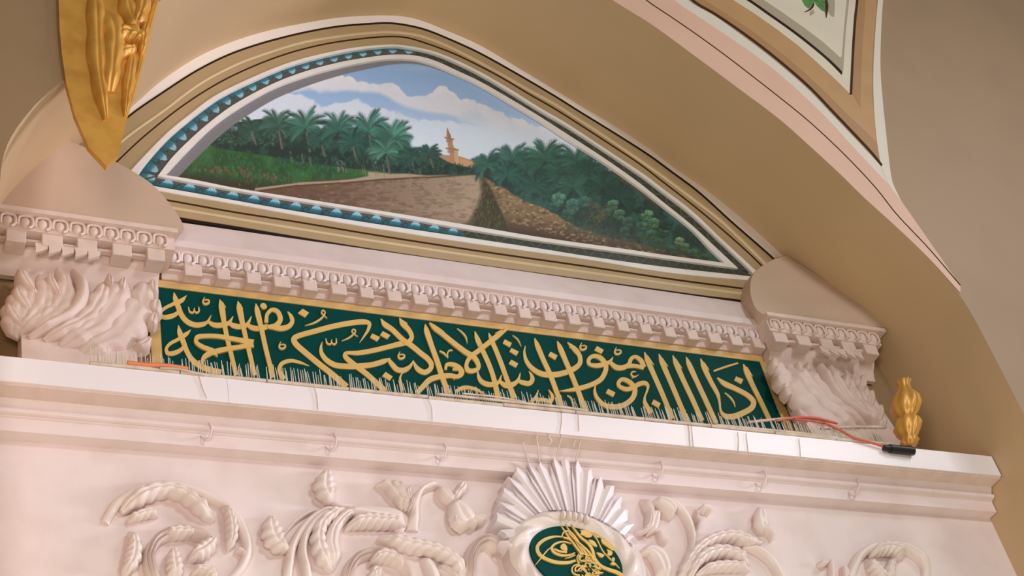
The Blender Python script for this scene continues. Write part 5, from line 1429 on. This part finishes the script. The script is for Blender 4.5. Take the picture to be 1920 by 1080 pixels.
# tan frame of the triangle: outer, inner
tri = lambda L, y, name, mat: MB().slab(front_poly(L, y), y, YF + 0.001).build(name, mat, spn)
tri([(-20, -250), (392, -4), (510, 70), (632, 153), (752, 243), (860, 332), (960, 422), (1060, 527), (1160, 632), (1248, 727), (1284, 782), (1268, 690), (1255, 580), (1247, 470), (1246, 330), (1252, 200), (1264, 60), (1275, -250)], YF - 0.0030, 'dark_tan_field', TANDARK)
tri([(40, -270), (440, -6), (560, 70), (680, 150), (800, 240), (920, 340), (1030, 445), (1130, 545), (1215, 625), (1258, 670), (1262, 664), (1252, 560), (1243, 460), (1242, 330), (1248, 200), (1260, 60), (1271, -250)], YF - 0.0036, 'light_tan_field', TANLIGHT)
tri([(130, -330), (592, -6), (700, 66), (800, 136), (900, 214), (990, 294), (1075, 373), (1145, 438), (1187, 508), (1188, 440), (1192, 330), (1198, 200), (1209, 60), (1219, -250)], YF - 0.0042, 'dark_tan_field', TANDARK)
tri([(100, -330), (575, -6), (690, 68), (790, 138), (890, 214), (980, 294), (1065, 373), (1146, 452), (1147, 448), (1150, 340), (1158, 190), (1170, 60), (1180, -250)], YF - 0.0048, 'ivory_margin', IVORYFIELD)
tri([(220, -330), (640, -8), (760, 72), (880, 158), (990, 244), (1070, 312), (1106, 338), (1108, 300), (1118, 150), (1134, 0), (1150, -250)], YF - 0.0054, 'grey_shade_line', GREYPAINT)
tri([(300, -330), (715, -8), (820, 62), (920, 132), (1010, 200), (1090, 272), (1098, 270), (1108, 140), (1122, 0), (1136, -250)], YF - 0.0060, 'ivory_field', IVORYFIELD)
front_band('black_line', shift(cpx([(500, -90), (650, -4), (760, 72), (870, 150), (960, 220), (1040, 288), (1098, 344)]), -2.2), shift(cpx([(500, -90), (650, -4), (760, 72), (870, 150), (960, 220), (1040, 288), (1103, 352)]), 2.2), YF - 0.0066, BLACKLINE)
front_band('brown_line', shift(K1, -1.6), shift(K1, 2.0), YF - 0.0042, BROWN)
front_band('brown_line', shift(cpx([(1178, -150), (1172, 0), (1163, 80), (1155, 190), (1148, 320), (1142, 448)]), -2.4), shift(cpx([(1178, -150), (1172, 0), (1163, 80), (1155, 190), (1148, 320), (1142, 448)]), 2.4), YF - 0.0054, BROWN)
front_band('white_band', cpx([(1285, -150), (1266, 40), (1254, 200), (1248, 330), (1249, 470), (1257, 590), (1270, 700), (1288, 790), (1320, 868), (1381, 949)]), cpx([(1310, -150), (1291, 40), (1283, 200), (1282, 330), (1292, 470), (1305, 600), (1318, 720), (1336, 850), (1358, 905), (1381, 949)]), YF - 0.0034, WHITELINE)
# painted leaf sprig at the top
O3, S3 = (1480, 0), 5.4
for L in ([(120, 0), (200, -60), (260, 0), (245, 60), (215, 70), (195, 95), (170, 80), (150, 60)], [(250, 0), (300, -80), (375, -20), (372, 60), (355, 130), (320, 110), (290, 80), (262, 50)], [(150, -160), (260, -260), (380, -170), (350, -40), (250, -20), (160, -60)]):
    MB().slab(front_poly(L, 0, O3, S3), YF - 0.0072, YF - 0.0056).build('green_leaf', LEAFGREEN, spn)
for L in ([(385, 0), (440, -40), (458, 30), (450, 180), (420, 170), (390, 130)], [(200, 130), (240, 100), (250, 140), (205, 172)]):
    MB().slab(front_poly(L, 0, O3, S3), YF - 0.0066, YF - 0.0056).build('leaf_shade_mark', GREYPAINT, spn)
for P in ([(245, 40, 10), (230, 75, 22), (195, 110, 14), (150, 130, 4)], [(362, -40, 10), (375, 60, 30), (372, 130, 22), (368, 188, 4)]):
    brush(None, P, scale=S3, origin=O3, y_front=YF - 0.0078, y_back=YF - 0.0060, Ymap=YF).build('leaf_stalk', BROWN, spn)

# ------------------------------------------------------------------ gilded ornaments
gl = thing('gilded_ornament', 'gilded carved leaf ornament on the arch edge in the upper left corner', 'ornament', tuple(at(230, 120, YF)))
edge_px = [(322, -150), (300, -20), (295, 0), (281, 55), (270, 100), (256, 155), (243, 205), (232, 250), (222, 290)]
left_px = [(124, -150), (110, -20), (110, 0), (112, 55), (116, 100), (124, 155), (140, 215), (166, 275), (200, 312)]
out = [tuple(at(x, y, YF - 0.02)[[0, 2]]) for x, y in edge_px] + [tuple(at(x, y, YF - 0.02)[[0, 2]]) for x, y in reversed(left_px)]
MB().slab(out, YF - 0.02, YF + 0.01).build('gold_board', GOLDLEAF, gl)
for pts, h in (([(300, -30, 8), (288, 20, 12), (272, 85, 12), (255, 155, 10), (240, 210, 6)], 0.012),
               ([(262, -40, 20), (268, 0, 34), (262, 30, 34), (252, 50, 12)], 0.06), ([(236, -30, 26), (240, 10, 36), (250, 40, 24), (262, 52, 6)], 0.05),
               ([(218, 62, 30), (246, 62, 32), (262, 70, 26), (266, 80, 8)], 0.06), ([(276, 40, 8), (270, 62, 24), (268, 84, 20), (266, 102, 6)], 0.05),
               ([(210, 90, 40), (236, 95, 26), (258, 90, 10)], 0.05), ([(250, 92, 10), (246, 130, 26), (240, 170, 22), (236, 215, 8)], 0.035),
               ([(200, 20, 40), (214, 60, 50), (212, 110, 44), (206, 170, 30)], 0.06), ([(250, -150, 30), (262, -100, 46), (258, -50, 40), (252, -20, 14)], 0.06), ([(190, -150, 30), (196, -90, 44), (190, -40, 34), (186, -10, 10)], 0.055), ([(180, -20, 30), (182, 60, 40), (186, 140, 34), (200, 220, 14)], 0.05)):
    relief(pts, YF - 0.02, YF - 0.04, h, 'leaf', 3, cut=0.2, vein=0.3, n=26).build('gilded_leaf', GOLDLEAF, gl, smooth=True, angle=60)

lamp = thing('gilded_lamp', 'gilded lamp body with a black socket at the far right end of the ledge', 'lamp', tuple(at(1702, 850, -0.53)))
G = []
c_top, c_bot = at(1694, 712, -0.53), at(1706, 838, -0.53)
for s_, r_ in ((0, 0.02), (0.04, 0.05), (0.10, 0.035), (0.18, 0.045), (0.30, 0.085), (0.42, 0.095), (0.52, 0.075), (0.58, 0.05), (0.62, 0.07), (0.70, 0.085), (0.80, 0.07), (0.88, 0.045), (0.94, 0.06), (1.0, 0.03)):
    p = c_top * (1 - s_) + c_bot * s_
    G.append([(p[0] + r_ * math.cos(a) * (1 + 0.08 * math.cos(8 * a)), p[1] + r_ * math.sin(a) * (1 + 0.08 * math.cos(8 * a)), p[2]) for a in np.linspace(0, 2 * math.pi, 48, endpoint=False)])
m = MB()
m.grid(G, close_v=True)
m.f.append(tuple(range(48)))
m.f.append(tuple(13 * 48 + j for j in range(48)))
m.build('gilded_body', GOLDLEAF, lamp, smooth=True)
pa, pb = at(1657, 840, -0.525), at(1712, 846, -0.53)
MB().tube([pa, pa * .8 + pb * .2, pa * .8 + pb * .2, pb], [0.017, 0.021, 0.026, 0.026], 16).build('black_socket', BLACK, lamp, smooth=True, angle=40)
